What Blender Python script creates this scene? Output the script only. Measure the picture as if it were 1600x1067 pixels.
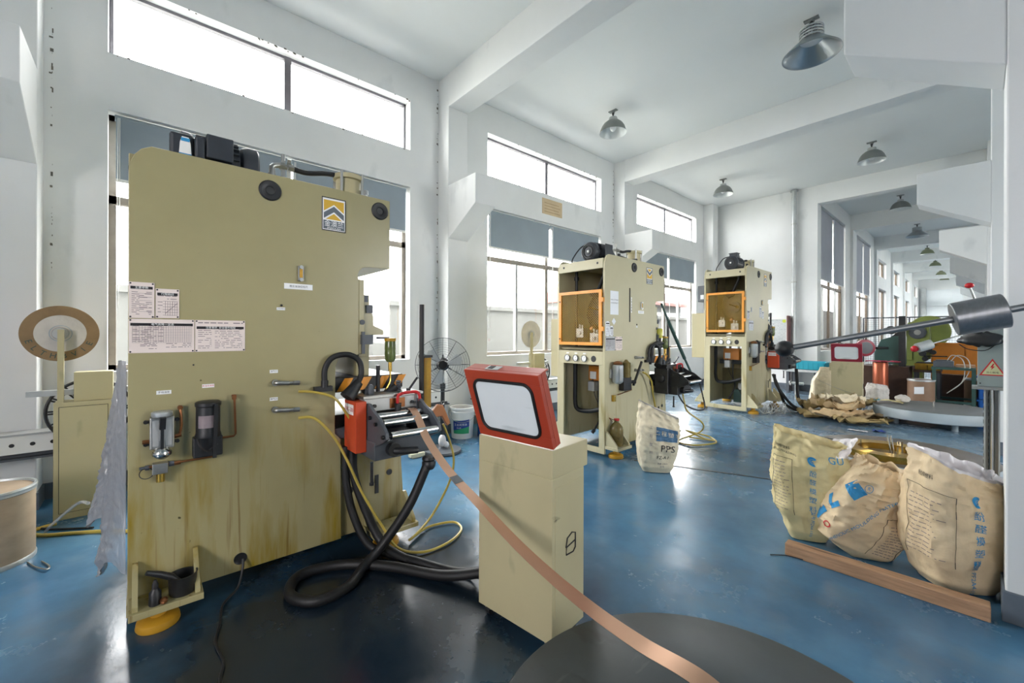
import bpy, bmesh, math, random
from mathutils import Vector, Matrix, noise
R = math.radians
random.seed(7)
S = bpy.context.scene
for _o in list(bpy.data.objects):
    bpy.data.objects.remove(_o)

# ---------------------------------------------------------------- camera, sky, light, exposure
cam = bpy.data.cameras.new('camera')
cam.sensor_width = 36.0
cam.lens = 36.0 * 650.0 / 1600.0
cam.shift_y = (533.5 - 521.25) / 1600.0 * -1.0
cam.clip_start = 0.02
cam.clip_end = 200
cam_ob = bpy.data.objects.new('camera', cam)
S.collection.objects.link(cam_ob)
cam_ob.location = (0, 0, 1.35)
cam_ob.rotation_euler = (Matrix.Rotation(R(48.386), 4, 'Z') @ Matrix.Rotation(R(90), 4, 'X') @ Matrix.Rotation(0.0028, 4, 'Z')).to_euler()
S.camera = cam_ob

world = bpy.data.worlds.new('overcast_sky')
S.world = world
world.use_nodes = True
wn = world.node_tree
wn.nodes['Background'].inputs['Color'].default_value = (1.0, 0.945, 0.958, 1)
wn.nodes['Background'].inputs['Strength'].default_value = 6.0

S.view_settings.view_transform = 'Standard'
S.view_settings.look = 'None'
S.view_settings.gamma = 1.0
S.view_settings.use_curve_mapping = False
S.view_settings.exposure = 2.0
S.cycles.max_bounces = 12
S.cycles.diffuse_bounces = 7
S.cycles.glossy_bounces = 4
S.cycles.transparent_max_bounces = 12
S.cycles.caustics_reflective = False
S.cycles.caustics_refractive = False
S.cycles.sample_clamp_indirect = 6.0


def portal(loc, rot, sx, sy):
    l = bpy.data.lights.new('window_portal', 'AREA')
    l.shape = 'RECTANGLE'
    l.size = sx
    l.size_y = sy
    l.cycles.is_portal = True
    o = bpy.data.objects.new('window_portal', l)
    o.location = loc
    o.rotation_euler = rot
    S.collection.objects.link(o)


PITCH = 4.178
for k in range(3):                                   # light comes through the window wall ...
    yc = 1.209 + PITCH * k
    portal((-5.28, yc, 1.83), (0, R(-90), 0), 1.66, 2.86)
    portal((-5.28, yc, 4.106), (0, R(-90), 0), 0.66, 2.86)
for k in (2, 6, 7, 8):                                  # ... and through unseen aisle windows, bays picked for the light they give
    portal((6.62, -1.8 + PITCH * k, 2.5), (0, R(90), 0), 3.2, 2.9)
portal((1.2, -4.62, 2.3), (R(90), 0, 0), 2.0, 2.2)    # opening added behind the camera to light the column and sacks
for k in range(2, 5):
    portal((-2.83, 21.7 + PITCH * (k - 2), 2.1), (0, R(-90), 0), 2.1, 1.9)

# ---------------------------------------------------------------- helpers


def lin(h):
    h = h.lstrip('#')
    r = []
    for i in (0, 2, 4):
        c = int(h[i:i + 2], 16) / 255
        r.append(c / 12.92 if c <= 0.04045 else ((c + 0.055) / 1.055) ** 2.4)
    return r


def mat(name, col, rough=0.5, metal=0.0, var=0.10, scale=5.0, bump=0.0, bscale=40.0, spec=0.5, emit=0.0, stretch=None, wear=None):
    """Principled material with cloudy procedural colour variation and optional fine relief."""
    c = lin(col) if isinstance(col, str) else list(col)
    m = bpy.data.materials.new(name)
    m.use_nodes = True
    nt = m.node_tree
    b = nt.nodes['Principled BSDF']
    N, Lk = nt.nodes.new, nt.links.new
    tc = N('ShaderNodeTexCoord')
    mp = N('ShaderNodeMapping')
    if stretch:
        mp.inputs['Scale'].default_value = stretch
    Lk(tc.outputs['Object'], mp.inputs[0])
    nz = N('ShaderNodeTexNoise')
    nz.inputs['Scale'].default_value = scale
    nz.inputs['Detail'].default_value = 6
    nz.inputs['Roughness'].default_value = 0.6
    Lk(mp.outputs[0], nz.inputs['Vector'])
    rp = N('ShaderNodeValToRGB')
    rp.color_ramp.elements[0].position = 0.3
    rp.color_ramp.elements[1].position = 0.72
    rp.color_ramp.elements[0].color = [max(0, x * (1 - var)) for x in c] + [1]
    rp.color_ramp.elements[1].color = [min(1, x * (1 + var)) for x in c] + [1]
    Lk(nz.outputs['Fac'], rp.inputs['Fac'])
    last = rp.outputs['Color']
    if wear:                                         # list of (colour, scale, low, high, stretch, zmax)
        for (wc, ws, lo, hi, st, zm) in wear:
            mp2 = N('ShaderNodeMapping')
            mp2.inputs['Scale'].default_value = st
            mp2.inputs['Location'].default_value = (ws * 0.37, 1.3, 0.7)
            Lk(tc.outputs['Object'], mp2.inputs[0])
            n2 = N('ShaderNodeTexNoise')
            n2.inputs['Scale'].default_value = ws
            n2.inputs['Detail'].default_value = 5
            Lk(mp2.outputs[0], n2.inputs['Vector'])
            mr = N('ShaderNodeMapRange')
            mr.inputs['From Min'].default_value = lo
            mr.inputs['From Max'].default_value = hi
            Lk(n2.outputs['Fac'], mr.inputs['Value'])
            fac = mr.outputs['Result']
            if zm is not None:
                sp = N('ShaderNodeSeparateXYZ')
                Lk(tc.outputs['Object'], sp.inputs[0])
                mz = N('ShaderNodeMapRange')
                mz.inputs['From Min'].default_value = zm
                mz.inputs['From Max'].default_value = zm - 0.45
                Lk(sp.outputs['Z'], mz.inputs['Value'])
                mu = N('ShaderNodeMath')
                mu.operation = 'MULTIPLY'
                Lk(fac, mu.inputs[0])
                Lk(mz.outputs['Result'], mu.inputs[1])
                fac = mu.outputs[0]
            mx = N('ShaderNodeMixRGB')
            wl = lin(wc) if isinstance(wc, str) else wc
            mx.inputs['Color2'].default_value = list(wl) + [1]
            Lk(fac, mx.inputs['Fac'])
            Lk(last, mx.inputs['Color1'])
            last = mx.outputs['Color']
    Lk(last, b.inputs['Base Color'])
    b.inputs['Roughness'].default_value = rough
    b.inputs['Metallic'].default_value = metal
    b.inputs['Specular IOR Level'].default_value = spec
    if emit:
        Lk(last, b.inputs['Emission Color'])
        b.inputs['Emission Strength'].default_value = emit
    if bump:
        nb = N('ShaderNodeTexNoise')
        nb.inputs['Scale'].default_value = bscale
        nb.inputs['Detail'].default_value = 4
        Lk(tc.outputs['Object'], nb.inputs['Vector'])
        bp = N('ShaderNodeBump')
        bp.inputs['Strength'].default_value = bump
        bp.inputs['Distance'].default_value = 0.01
        Lk(nb.outputs['Fac'], bp.inputs['Height'])
        Lk(bp.outputs[0], b.inputs['Normal'])
    return m


def glass_mat(name, tint, gloss=0.08, haze=0.0, crinkle=0.0):
    """Thin sheet of glass or clear plastic: mostly transparent with a weak mirror and some haze."""
    m = bpy.data.materials.new(name)
    m.use_nodes = True
    nt = m.node_tree
    nt.nodes.remove(nt.nodes['Principled BSDF'])
    out = nt.nodes['Material Output']
    N, Lk = nt.nodes.new, nt.links.new
    tr = N('ShaderNodeBsdfTransparent')
    tr.inputs[0].default_value = list(tint) + [1]
    gl = N('ShaderNodeBsdfGlossy')
    gl.inputs['Roughness'].default_value = 0.03
    mx = N('ShaderNodeMixShader')
    mx.inputs[0].default_value = gloss
    Lk(tr.outputs[0], mx.inputs[1])
    Lk(gl.outputs[0], mx.inputs[2])
    if crinkle:
        tc = N('ShaderNodeTexCoord')
        nz = N('ShaderNodeTexNoise')
        nz.inputs['Scale'].default_value = 14
        nz.inputs['Detail'].default_value = 5
        nz.inputs['Distortion'].default_value = 0.8
        mp = N('ShaderNodeMapping')
        mp.inputs['Scale'].default_value = (1.6, 1.6, 0.5)
        Lk(tc.outputs['Object'], mp.inputs[0])
        Lk(mp.outputs[0], nz.inputs['Vector'])
        bp = N('ShaderNodeBump')
        bp.inputs['Strength'].default_value = crinkle
        bp.inputs['Distance'].default_value = 0.02
        Lk(nz.outputs['Fac'], bp.inputs['Height'])
        Lk(bp.outputs[0], gl.inputs['Normal'])
        gl.inputs['Roughness'].default_value = 0.15
    last = mx
    if haze:
        df = N('ShaderNodeBsdfDiffuse')
        df.inputs[0].default_value = (0.62, 0.62, 0.64, 1)
        if crinkle:
            Lk(bp.outputs[0], df.inputs['Normal'])
        m2 = N('ShaderNodeMixShader')
        m2.inputs[0].default_value = haze
        Lk(last.outputs[0], m2.inputs[1])
        Lk(df.outputs[0], m2.inputs[2])
        last = m2
    Lk(last.outputs[0], out.inputs[0])
    return m


class MB:
    """Mesh builder: collects simple solids and links them as ONE mesh object."""

    def __init__(s):
        s.v = []
        s.f = []

    def add(s, vs, fs):
        b = len(s.v)
        s.v += [Vector(x) for x in vs]
        s.f += [[i + b for i in f] for f in fs]
        return s

    def box(s, x0, y0, z0, x1, y1, z1):
        x0, x1 = min(x0, x1), max(x0, x1)
        y0, y1 = min(y0, y1), max(y0, y1)
        z0, z1 = min(z0, z1), max(z0, z1)
        return s.add([(x0, y0, z0), (x1, y0, z0), (x1, y1, z0), (x0, y1, z0), (x0, y0, z1), (x1, y0, z1), (x1, y1, z1), (x0, y1, z1)],
                     [(0, 3, 2, 1), (4, 5, 6, 7), (0, 1, 5, 4), (1, 2, 6, 5), (2, 3, 7, 6), (3, 0, 4, 7)])

    def obox(s, c, size, M=None):
        c = Vector(c)
        h = [x / 2 for x in size]
        vs = []
        for z in (-1, 1):
            for x, y in ((-1, -1), (1, -1), (1, 1), (-1, 1)):
                p = Vector((x * h[0], y * h[1], z * h[2]))
                vs.append(c + ((M @ p) if M else p))
        return s.add(vs, [(0, 3, 2, 1), (4, 5, 6, 7), (0, 1, 5, 4), (1, 2, 6, 5), (2, 3, 7, 6), (3, 0, 4, 7)])

    def hexa(s, p):
        return s.add(p, [(0, 3, 2, 1), (4, 5, 6, 7), (0, 1, 5, 4), (1, 2, 6, 5), (2, 3, 7, 6), (3, 0, 4, 7)])

    def beam(s, p0, p1, w, h, up=(0, 0, 1)):
        p0, p1 = Vector(p0), Vector(p1)
        d = (p1 - p0).normalized()
        u = Vector(up)
        if abs(d.dot(u)) > 0.98:
            u = Vector((1, 0, 0))
        a = d.cross(u).normalized()
        b = a.cross(d)
        vs = []
        for p in (p0, p1):
            for i, j in ((-1, -1), (1, -1), (1, 1), (-1, 1)):
                vs.append(p + a * (i * w / 2) + b * (j * h / 2))
        return s.add(vs, [(0, 1, 2, 3), (7, 6, 5, 4), (0, 4, 5, 1), (1, 5, 6, 2), (2, 6, 7, 3), (3, 7, 4, 0)])

    def cyl(s, p0, p1, r0, r1=None, n=16, cap=True):
        r1 = r0 if r1 is None else r1
        p0, p1 = Vector(p0), Vector(p1)
        d = (p1 - p0).normalized()
        u = Vector((0, 0, 1)) if abs(d.z) < 0.9 else Vector((1, 0, 0))
        a = d.cross(u).normalized()
        b = d.cross(a)
        vs = []
        for p, r in ((p0, r0), (p1, r1)):
            for i in range(n):
                t = 2 * math.pi * i / n
                vs.append(p + (a * math.cos(t) + b * math.sin(t)) * r)
        fs = [(i, (i + 1) % n, n + (i + 1) % n, n + i) for i in range(n)]
        if cap:
            fs += [tuple(reversed(range(n))), tuple(range(n, 2 * n))]
        return s.add(vs, fs)

    def tube(s, pts, r, n=8, closed=False):
        pts = [Vector(p) for p in pts]
        m = len(pts)
        vs = []
        prev = None
        for i, p in enumerate(pts):
            if closed:
                d = pts[(i + 1) % m] - pts[i - 1]
            else:
                d = pts[min(i + 1, m - 1)] - pts[max(i - 1, 0)]
            d.normalize()
            if prev is None:
                u = Vector((0, 0, 1)) if abs(d.z) < 0.9 else Vector((1, 0, 0))
                a = d.cross(u).normalized()
            else:
                a = (prev - d * prev.dot(d)).normalized()
            prev = a
            b = d.cross(a)
            rr = r[i] if isinstance(r, (list, tuple)) else r
            for j in range(n):
                t = 2 * math.pi * j / n
                vs.append(p + (a * math.cos(t) + b * math.sin(t)) * rr)
        fs = []
        for i in range(m if closed else m - 1):
            for j in range(n):
                i2 = (i + 1) % m
                fs.append((i * n + j, i * n + (j + 1) % n, i2 * n + (j + 1) % n, i2 * n + j))
        if not closed:
            fs += [tuple(reversed(range(n))), tuple(range((m - 1) * n, m * n))]
        return s.add(vs, fs)

    def lathe(s, prof, c=(0, 0, 0), axis=(0, 0, 1), n=28):
        c = Vector(c)
        d = Vector(axis).normalized()
        u = Vector((0, 0, 1)) if abs(d.z) < 0.9 else Vector((1, 0, 0))
        a = d.cross(u).normalized()
        b = d.cross(a)
        vs = []
        m = len(prof)
        for r, h in prof:
            for j in range(n):
                t = 2 * math.pi * j / n
                vs.append(c + d * h + (a * math.cos(t) + b * math.sin(t)) * max(r, 1e-4))
        fs = [(i * n + j, i * n + (j + 1) % n, (i + 1) * n + (j + 1) % n, (i + 1) * n + j) for i in range(m - 1) for j in range(n)]
        return s.add(vs, fs)

    def prism(s, poly, axis, a, b):
        def P(u, v, w):
            return {'X': (w, u, v), 'Y': (u, w, v), 'Z': (u, v, w)}[axis]
        n = len(poly)
        vs = [P(u, v, a) for u, v in poly] + [P(u, v, b) for u, v in poly]
        fs = [tuple(range(n)), tuple(reversed(range(n, 2 * n)))]
        fs += [(i, n + i, n + (i + 1) % n, (i + 1) % n) for i in range(n)]
        return s.add(vs, fs)

    def sphere(s, c, r, n=14, sc=(1, 1, 1)):
        c = Vector(c)
        vs, fs = [], []
        m = n // 2
        for i in range(m + 1):
            ph = math.pi * i / m
            for j in range(n):
                t = 2 * math.pi * j / n
                vs.append(c + Vector((math.sin(ph) * math.cos(t) * r * sc[0], math.sin(ph) * math.sin(t) * r * sc[1], math.cos(ph) * r * sc[2])))
        for i in range(m):
            for j in range(n):
                fs.append((i * n + j, (i + 1) * n + j, (i + 1) * n + (j + 1) % n, i * n + (j + 1) % n))
        return s.add(vs, fs)

    def ring(s, c, R0, r, axis=(0, 0, 1), n=32, m=8):
        c = Vector(c)
        d = Vector(axis).normalized()
        u = Vector((0, 0, 1)) if abs(d.z) < 0.9 else Vector((1, 0, 0))
        a = d.cross(u).normalized()
        b = d.cross(a)
        return s.tube([c + (a * math.cos(2 * math.pi * i / n) + b * math.sin(2 * math.pi * i / n)) * R0 for i in range(n)], r, m, True)

    def grid(s, fn, nu, nv, closeu=False):
        vs = [fn(i / (nu if closeu else nu - 1), j / (nv - 1)) for j in range(nv) for i in range(nu)]
        fs = []
        for j in range(nv - 1):
            for i in range(nu if closeu else nu - 1):
                i2 = (i + 1) % nu
                fs.append((j * nu + i, j * nu + i2, (j + 1) * nu + i2, (j + 1) * nu + i))
        return s.add(vs, fs)

    def quad(s, o, u, v):
        o, u, v = Vector(o), Vector(u), Vector(v)
        return s.add([o, o + u, o + u + v, o + v], [(0, 1, 2, 3)])

    def text(s, string, size, o, u=(0, 1, 0), v=(0, 0, 1), align='CENTER', fn=None):
        vs, fs = glyphs(string, size, align)
        if fn:
            return s.add([fn(a, b) for a, b in vs], fs)
        o, u, v = Vector(o), Vector(u), Vector(v)
        return s.add([o + u * a + v * b for a, b in vs], fs)

    def build(s, name, m, parent=None, bevel=0.0, smooth=True, fix=True):
        org = Vector((0, 0, 0))
        p = parent
        while p is not None:
            if p.get('_org') is not None:
                org = Vector(p['_org'])
            p = p.parent
        me = bpy.data.meshes.new(name)
        me.from_pydata([tuple(x - org) for x in s.v], [], s.f)
        me.validate()
        if fix:
            bm = bmesh.new()
            bm.from_mesh(me)
            bmesh.ops.recalc_face_normals(bm, faces=bm.faces)
            bm.to_mesh(me)
            bm.free()
        if smooth:
            me.shade_smooth()
            me.set_sharp_from_angle(angle=R(38))
        me.materials.append(m)
        o = bpy.data.objects.new(name, me)
        S.collection.objects.link(o)
        o.parent = parent
        if bevel:
            bv = o.modifiers.new('bevel', 'BEVEL')
            bv.width = bevel
            bv.segments = 2
            bv.limit_method = 'ANGLE'
        return o


_gl = {}


def glyphs(string, size, align='CENTER'):
    """Outlines of a piece of writing as flat faces."""
    key = (string, align)
    if key not in _gl:
        c = bpy.data.curves.new('writing', 'FONT')
        c.body = string
        c.size = 1.0
        c.align_x = align
        c.align_y = 'CENTER'
        c.resolution_u = 2
        o = bpy.data.objects.new('writing', c)
        S.collection.objects.link(o)
        dg = bpy.context.evaluated_depsgraph_get()
        me = bpy.data.meshes.new_from_object(o.evaluated_get(dg))
        _gl[key] = ([(v.co.x, v.co.y) for v in me.vertices], [tuple(p.vertices) for p in me.polygons])
        bpy.data.objects.remove(o)
        bpy.data.curves.remove(c)
        bpy.data.meshes.remove(me)
    vs, fs = _gl[key]
    return [(a * size, b * size) for a, b in vs], fs


def thing(name, label, cat, loc=(0, 0, 0), group=None, org=None, rot=0.0):
    """An Empty at the thing's base; its parts are authored in world coordinates (org = loc) or in local ones (org = 0)."""
    o = bpy.data.objects.new(name, None)
    o.empty_display_size = 0.1
    S.collection.objects.link(o)
    o.location = loc
    o.rotation_euler = (0, 0, rot)
    o['label'] = label
    o['category'] = cat
    if group:
        o['group'] = group
    o['_org'] = tuple(loc) if org is None else tuple(org)
    return o


def tag(o, label, cat, group=None):
    o['label'] = label
    o['category'] = cat
    if group:
        o['group'] = group
    return o


def struct(o):
    o['kind'] = 'structure'
    return o


def dup(root, loc, label=None, rot=None, group=None):
    r = root.copy()
    S.collection.objects.link(r)
    r.location = loc
    if rot is not None:
        r.rotation_euler = (0, 0, rot)
    if label:
        r['label'] = label
    if group:
        r['group'] = group
    for ch in list(root.children):
        c = ch.copy()
        S.collection.objects.link(c)
        c.parent = r
        for g in list(ch.children):
            d = g.copy()
            S.collection.objects.link(d)
            d.parent = c
    return r


def spl(pts, n=10):
    """Smooth path through the points (Catmull-Rom)."""
    pts = [Vector(p) for p in pts]
    out = []
    for i in range(len(pts) - 1):
        p0 = pts[max(i - 1, 0)]
        p1, p2 = pts[i], pts[i + 1]
        p3 = pts[min(i + 2, len(pts) - 1)]
        for k in range(n):
            t = k / n
            out.append(0.5 * ((2 * p1) + (p2 - p0) * t + (2 * p0 - 5 * p1 + 4 * p2 - p3) * t * t + (3 * p1 - p0 - 3 * p2 + p3) * t ** 3))
    out.append(pts[-1])
    return out


def fbm(p, sc, seed=0.0):
    return noise.fractal(Vector(p) * sc + Vector((seed, seed * 1.7, -seed)), 1.0, 2.0, 4)


def crease(p, sc, seed=0.0):
    n = noise.noise(Vector(p) * sc + Vector((seed * 3.1, -seed, seed * 2.3)))
    return (1 - min(1, abs(n) * 3.0)) ** 2


# ---------------------------------------------------------------- materials
M = {}
M['wall'] = mat('wall_paint', '#e1e2e1', 0.75, var=0.035, scale=1.3, bump=0.04, bscale=90, spec=0.3,
                wear=[('#b9bdbd', 2.2, 0.62, 0.85, (1, 1, 0.5), None), ('#6f6a62', 9.0, 0.74, 0.8, (1, 1, 0.7), 1.2)])
M['ceil'] = mat('ceiling_paint', '#e2e4e3', 0.8, var=0.02, scale=0.8, spec=0.25)
M['base'] = mat('baseboard_paint', '#5d6670', 0.5, var=0.2, scale=4)
M['alu'] = mat('bronze_aluminium', '#8b8378', 0.45, metal=0.35, var=0.12, scale=8)
M['alu_light'] = mat('grey_aluminium', '#b3b4b2', 0.4, metal=0.4, var=0.08)
M['blind'] = mat('blind_fabric', '#929da5', 0.85, var=0.04, scale=3, bump=0.05, bscale=250, spec=0.2)
M['blind_dark'] = mat('blind_fabric_far', '#a3a5ab', 0.85, var=0.04, scale=3, spec=0.2)
M['white_plastic'] = mat('white_plastic', '#e3e3df', 0.4, var=0.03)
M['glass'] = glass_mat('window_glass', (0.95, 0.98, 0.97), 0.06)
M['press'] = mat('cream_press_paint_shaded', '#a0976f', 0.27, var=0.06, scale=2.2, bump=0.015, bscale=30, spec=0.45,  # press paint with the first press's shade mixed into the base colour
                 wear=[('#8a7626', 5.0, 0.50, 0.74, (2.2, 2.2, 0.35), 1.0), ('#6b4f20', 7.0, 0.60, 0.76, (4.0, 5.0, 0.16), 0.85),
                       ('#8f8a68', 3.0, 0.62, 0.9, (1, 1, 0.4), None), ('#4a442c', 24.0, 0.73, 0.77, (1, 1, 1), None)])
M['press_clean_lit'] = mat('cream_press_paint_lit', '#bdb594', 0.38, var=0.05, scale=2.2, bump=0.015, bscale=30, spec=0.45,  # same paint, brighter light put into the colour, fewer stains
                       wear=[('#8a7626', 5.0, 0.56, 0.8, (2.2, 2.2, 0.35), 0.9), ('#6b4f20', 7.0, 0.64, 0.8, (4.0, 5.0, 0.16), 0.8), ('#4a442c', 24.0, 0.75, 0.79, (1, 1, 1), None)])
M['press_in'] = mat('press_inner_paint', '#6f6848', 0.5, var=0.2, scale=3, wear=[('#4b4226', 4.0, 0.5, 0.75, (1, 1, 0.5), None)])
M['cabinet'] = mat('cabinet_paint', '#b8af8b', 0.42, var=0.05, scale=2.5, bump=0.01, spec=0.45,
                   wear=[('#77745c', 4.0, 0.66, 0.8, (1, 1, 0.45), None), ('#55503c', 14.0, 0.72, 0.78, (1, 0.4, 1), None)])
M['orange'] = mat('orange_door_paint', '#e0932a', 0.4, var=0.08, scale=6)
M['yellow'] = mat('yellow_pad_rubber', '#b98a22', 0.5, var=0.15, scale=9)
M['yellow_dirty'] = mat('yellow_guard_paint', '#b98f22', 0.5, var=0.2, scale=9)
M['red'] = mat('red_enamel', '#c84a28', 0.4, var=0.08, scale=5, wear=[('#5a2a1c', 8.0, 0.66, 0.8, (1, 1, 1), None)])
M['lid'] = mat('red_lid_enamel', '#a8402b', 0.35, var=0.08, scale=4)
M['maroon'] = mat('maroon_enamel', '#8c2236', 0.4, var=0.06)
M['black'] = mat('black_plastic', '#1d1e20', 0.45, var=0.2, scale=8)
M['rubber'] = mat('black_rubber_hose', '#101113', 0.55, var=0.25, scale=12, bump=0.05, bscale=120)
M['motor'] = mat('dark_motor_enamel', '#2d3239', 0.42, var=0.15, scale=6)
M['dark_metal'] = mat('dark_oily_steel', '#3a3b3c', 0.4, metal=0.6, var=0.3, scale=8)
M['gunmetal'] = mat('dark_grey_machine_enamel', '#4b5056', 0.45, var=0.15, scale=6)
M['steel'] = mat('worn_steel', '#a7a7a3', 0.33, metal=0.9, var=0.2, scale=9)
M['bright_steel'] = mat('bright_steel_rod', '#c9c9c6', 0.2, metal=1.0, var=0.1, scale=12)
M['galv'] = mat('galvanised_steel', '#b9bdbd', 0.42, metal=0.55, var=0.12, scale=7)
M['copper'] = mat('copper_pipe', '#8a5a38', 0.35, metal=0.8, var=0.25, scale=14)
M['brass'] = mat('brass', '#c8a350', 0.25, metal=1.0, var=0.15, scale=14)
M['strip'] = mat('copper_alloy_strip', '#c8a086', 0.30, metal=0.75, var=0.05, scale=6)
M['paper'] = mat('printed_plate', '#e4d5cd', 0.5, var=0.03)
M['paper_white'] = mat('white_paper', '#e9ebee', 0.6, var=0.03)
M['ink'] = mat('black_ink', '#1c1a1c', 0.6, var=0.05)
M['ink_grey'] = mat('grey_ink', '#86797c', 0.7, var=0.15, scale=20)
M['white_ink'] = mat('white_ink', '#f2f2f0', 0.5, var=0.02)
M['gold'] = mat('logo_gold', '#d8ab2a', 0.4, var=0.04)
M['logo_grey'] = mat('logo_slate', '#5f676e', 0.4, var=0.04)
M['red_ink'] = mat('red_ink', '#c42a2c', 0.5, var=0.05)
M['blue_ink'] = mat('blue_ink', '#2f8ec4', 0.6, var=0.12, scale=14)
M['navy_ink'] = mat('slate_blue_ink', '#476d8e', 0.6, var=0.1, scale=10)
M['green_ink'] = mat('green_ink', '#2fa06a', 0.5, var=0.05)
M['deep_blue_ink'] = mat('deep_blue_ink', '#27408f', 0.5, var=0.05)
M['cream_plastic'] = mat('cream_plastic', '#cfcbb0', 0.4, var=0.05)
M['sight'] = mat('amber_oil_glass', '#c79a3e', 0.15, var=0.2, scale=20)
M['hose_yellow'] = mat('amber_air_hose', '#b8a24a', 0.3, var=0.12, scale=10)
M['cable_grey'] = mat('grey_wire', '#a6a59e', 0.45, var=0.1)
M['turntable'] = mat('dark_rubber_turntable', '#3b4246', 0.42, var=0.18, scale=4, bump=0.02, bscale=50,
                     wear=[('#2c2c2d', 4.0, 0.6, 0.72, (1, 2.2, 1), None), ('#6d6f71', 6.0, 0.64, 0.8, (2, 0.5, 1), None)])
M['turntable_grey'] = mat('grey_turntable_enamel', '#9aa6ad', 0.4, var=0.08, scale=4)
M['turntable_top'] = mat('brown_turntable_top', '#5d564e', 0.35, var=0.15, scale=5)
M['tt_top3'] = mat('grey_turntable_top', '#66696a', 0.45, var=0.1, scale=4)
M['wood'] = mat('rough_sawn_wood', '#a98465', 0.75, var=0.25, scale=9, bump=0.25, bscale=50, stretch=(0.6, 8, 8),
                wear=[('#6a5140', 6.0, 0.6, 0.75, (0.5, 4, 4), None)])
M['fibre'] = mat('fibreboard_drum', '#b39d83', 0.6, var=0.12, scale=6, stretch=(1, 1, 2.5))
M['fibre_far'] = mat('fibreboard_drum_far', '#8c6f58', 0.6, var=0.1, scale=6)
M['kraft_yellow'] = mat('pale_yellow_sack_paper', '#d6c796', 0.55, var=0.10, scale=7, bump=0.35, bscale=28, spec=0.35)
M['kraft'] = mat('tan_sack_paper', '#dac4a0', 0.55, var=0.10, scale=7, bump=0.35, bscale=28, spec=0.35)
M['kraft_light'] = mat('cream_sack_paper', '#ddd0b4', 0.55, var=0.08, scale=7, bump=0.35, bscale=28, spec=0.35,
                       wear=[('#8b7f68', 5.0, 0.66, 0.85, (1, 1, 1), None)])
M['kraft_pile'] = mat('loose_sack_paper', '#c4ab84', 0.6, var=0.22, scale=5, bump=0.35, bscale=24)
M['kraft_pile2'] = mat('old_sack_paper', '#a08b5e', 0.6, var=0.22, scale=5, bump=0.35, bscale=24)
M['liner'] = mat('white_sack_liner', '#dcd9dc', 0.35, var=0.06, scale=8, bump=0.3, bscale=25)
M['cloth'] = mat('pale_woven_bag', '#c9c3bb', 0.7, var=0.1, scale=9, bump=0.3, bscale=40)
M['film'] = glass_mat('crumpled_plastic_film', (0.50, 0.50, 0.52), 0.3, 0.35, 0.8)
M['clear_hose'] = glass_mat('clear_tape', (0.85, 0.9, 0.92), 0.25, 0.25)
M['oil_glass'] = mat('murky_bottle', '#6d5f36', 0.12, var=0.25, scale=14)
M['green_oil'] = mat('green_oil_cup', '#5e6a3a', 0.15, var=0.3, scale=16)
M['teal'] = mat('teal_plastic', '#1f93a8', 0.4, var=0.08)
M['blue_plastic'] = mat('blue_plastic', '#1f5fae', 0.4, var=0.1)
M['green_machine'] = mat('olive_green_machine', '#76803f', 0.45, var=0.15, scale=5)
M['dark_green'] = mat('dark_green_steel', '#2c4a45', 0.5, var=0.15)
M['dark_brown'] = mat('dark_brown_board', '#4a352a', 0.7, var=0.25, scale=5)
M['orange_board'] = mat('orange_panel', '#b9711f', 0.5, var=0.1)
M['shade_out'] = mat('lamp_shade_grey', '#7f8381', 0.45, metal=0.2, var=0.08)
M['shade_green'] = mat('lamp_shade_olive', '#7f8468', 0.4, metal=0.3, var=0.08)
M['shade_in'] = mat('lamp_reflector', '#d2d6d6', 0.35, metal=0.2, var=0.05)
M['lamp_alu'] = mat('spun_aluminium_shade', '#a2a8ab', 0.28, metal=0.8, var=0.06)
M['bulb'] = mat('opal_bulb', '#e4e6e6', 0.3, var=0.02)
M['red_ball'] = mat('red_plastic_ball', '#c8202a', 0.25, var=0.04)
M['screen'] = mat('milky_window_sheet', '#dfe6e8', 0.22, var=0.05, scale=3, bump=0.02, wear=[('#a9b2b4', 5.0, 0.62, 0.75, (0.4, 1, 2.5), None)])
M['out_wall'] = mat('outside_concrete_wall', '#5c5c59', 0.85, var=0.1, scale=1.5)
M['out_ground'] = mat('outside_concrete_ground', '#a9a9a2', 0.85, var=0.08, scale=1)
M['shutter'] = mat('white_shutter', '#d7dcde', 0.5, var=0.03)
M['orange_gun'] = mat('orange_plastic', '#d98a55', 0.4, var=0.08)
M['frame_dark'] = mat('dark_window_frame', '#6a5d50', 0.45, metal=0.3, var=0.15)


def sheer(m, wt):
    """let a little daylight through a fabric"""
    nt = m.node_tree
    b = nt.nodes['Principled BSDF']
    tr = nt.nodes.new('ShaderNodeBsdfTranslucent')
    tr.inputs[0].default_value = (0.75, 0.8, 0.88, 1)
    mx = nt.nodes.new('ShaderNodeMixShader')
    mx.inputs[0].default_value = wt
    nt.links.new(b.outputs[0], mx.inputs[1])
    nt.links.new(tr.outputs[0], mx.inputs[2])
    nt.links.new(mx.outputs[0], nt.nodes['Material Output'].inputs[0])


sheer(M['blind'], 0.018)
sheer(M['blind_dark'], 0.12)
M['frame_grey'] = mat('grey_window_frame', '#77757a', 0.45, metal=0.3, var=0.1)


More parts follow.
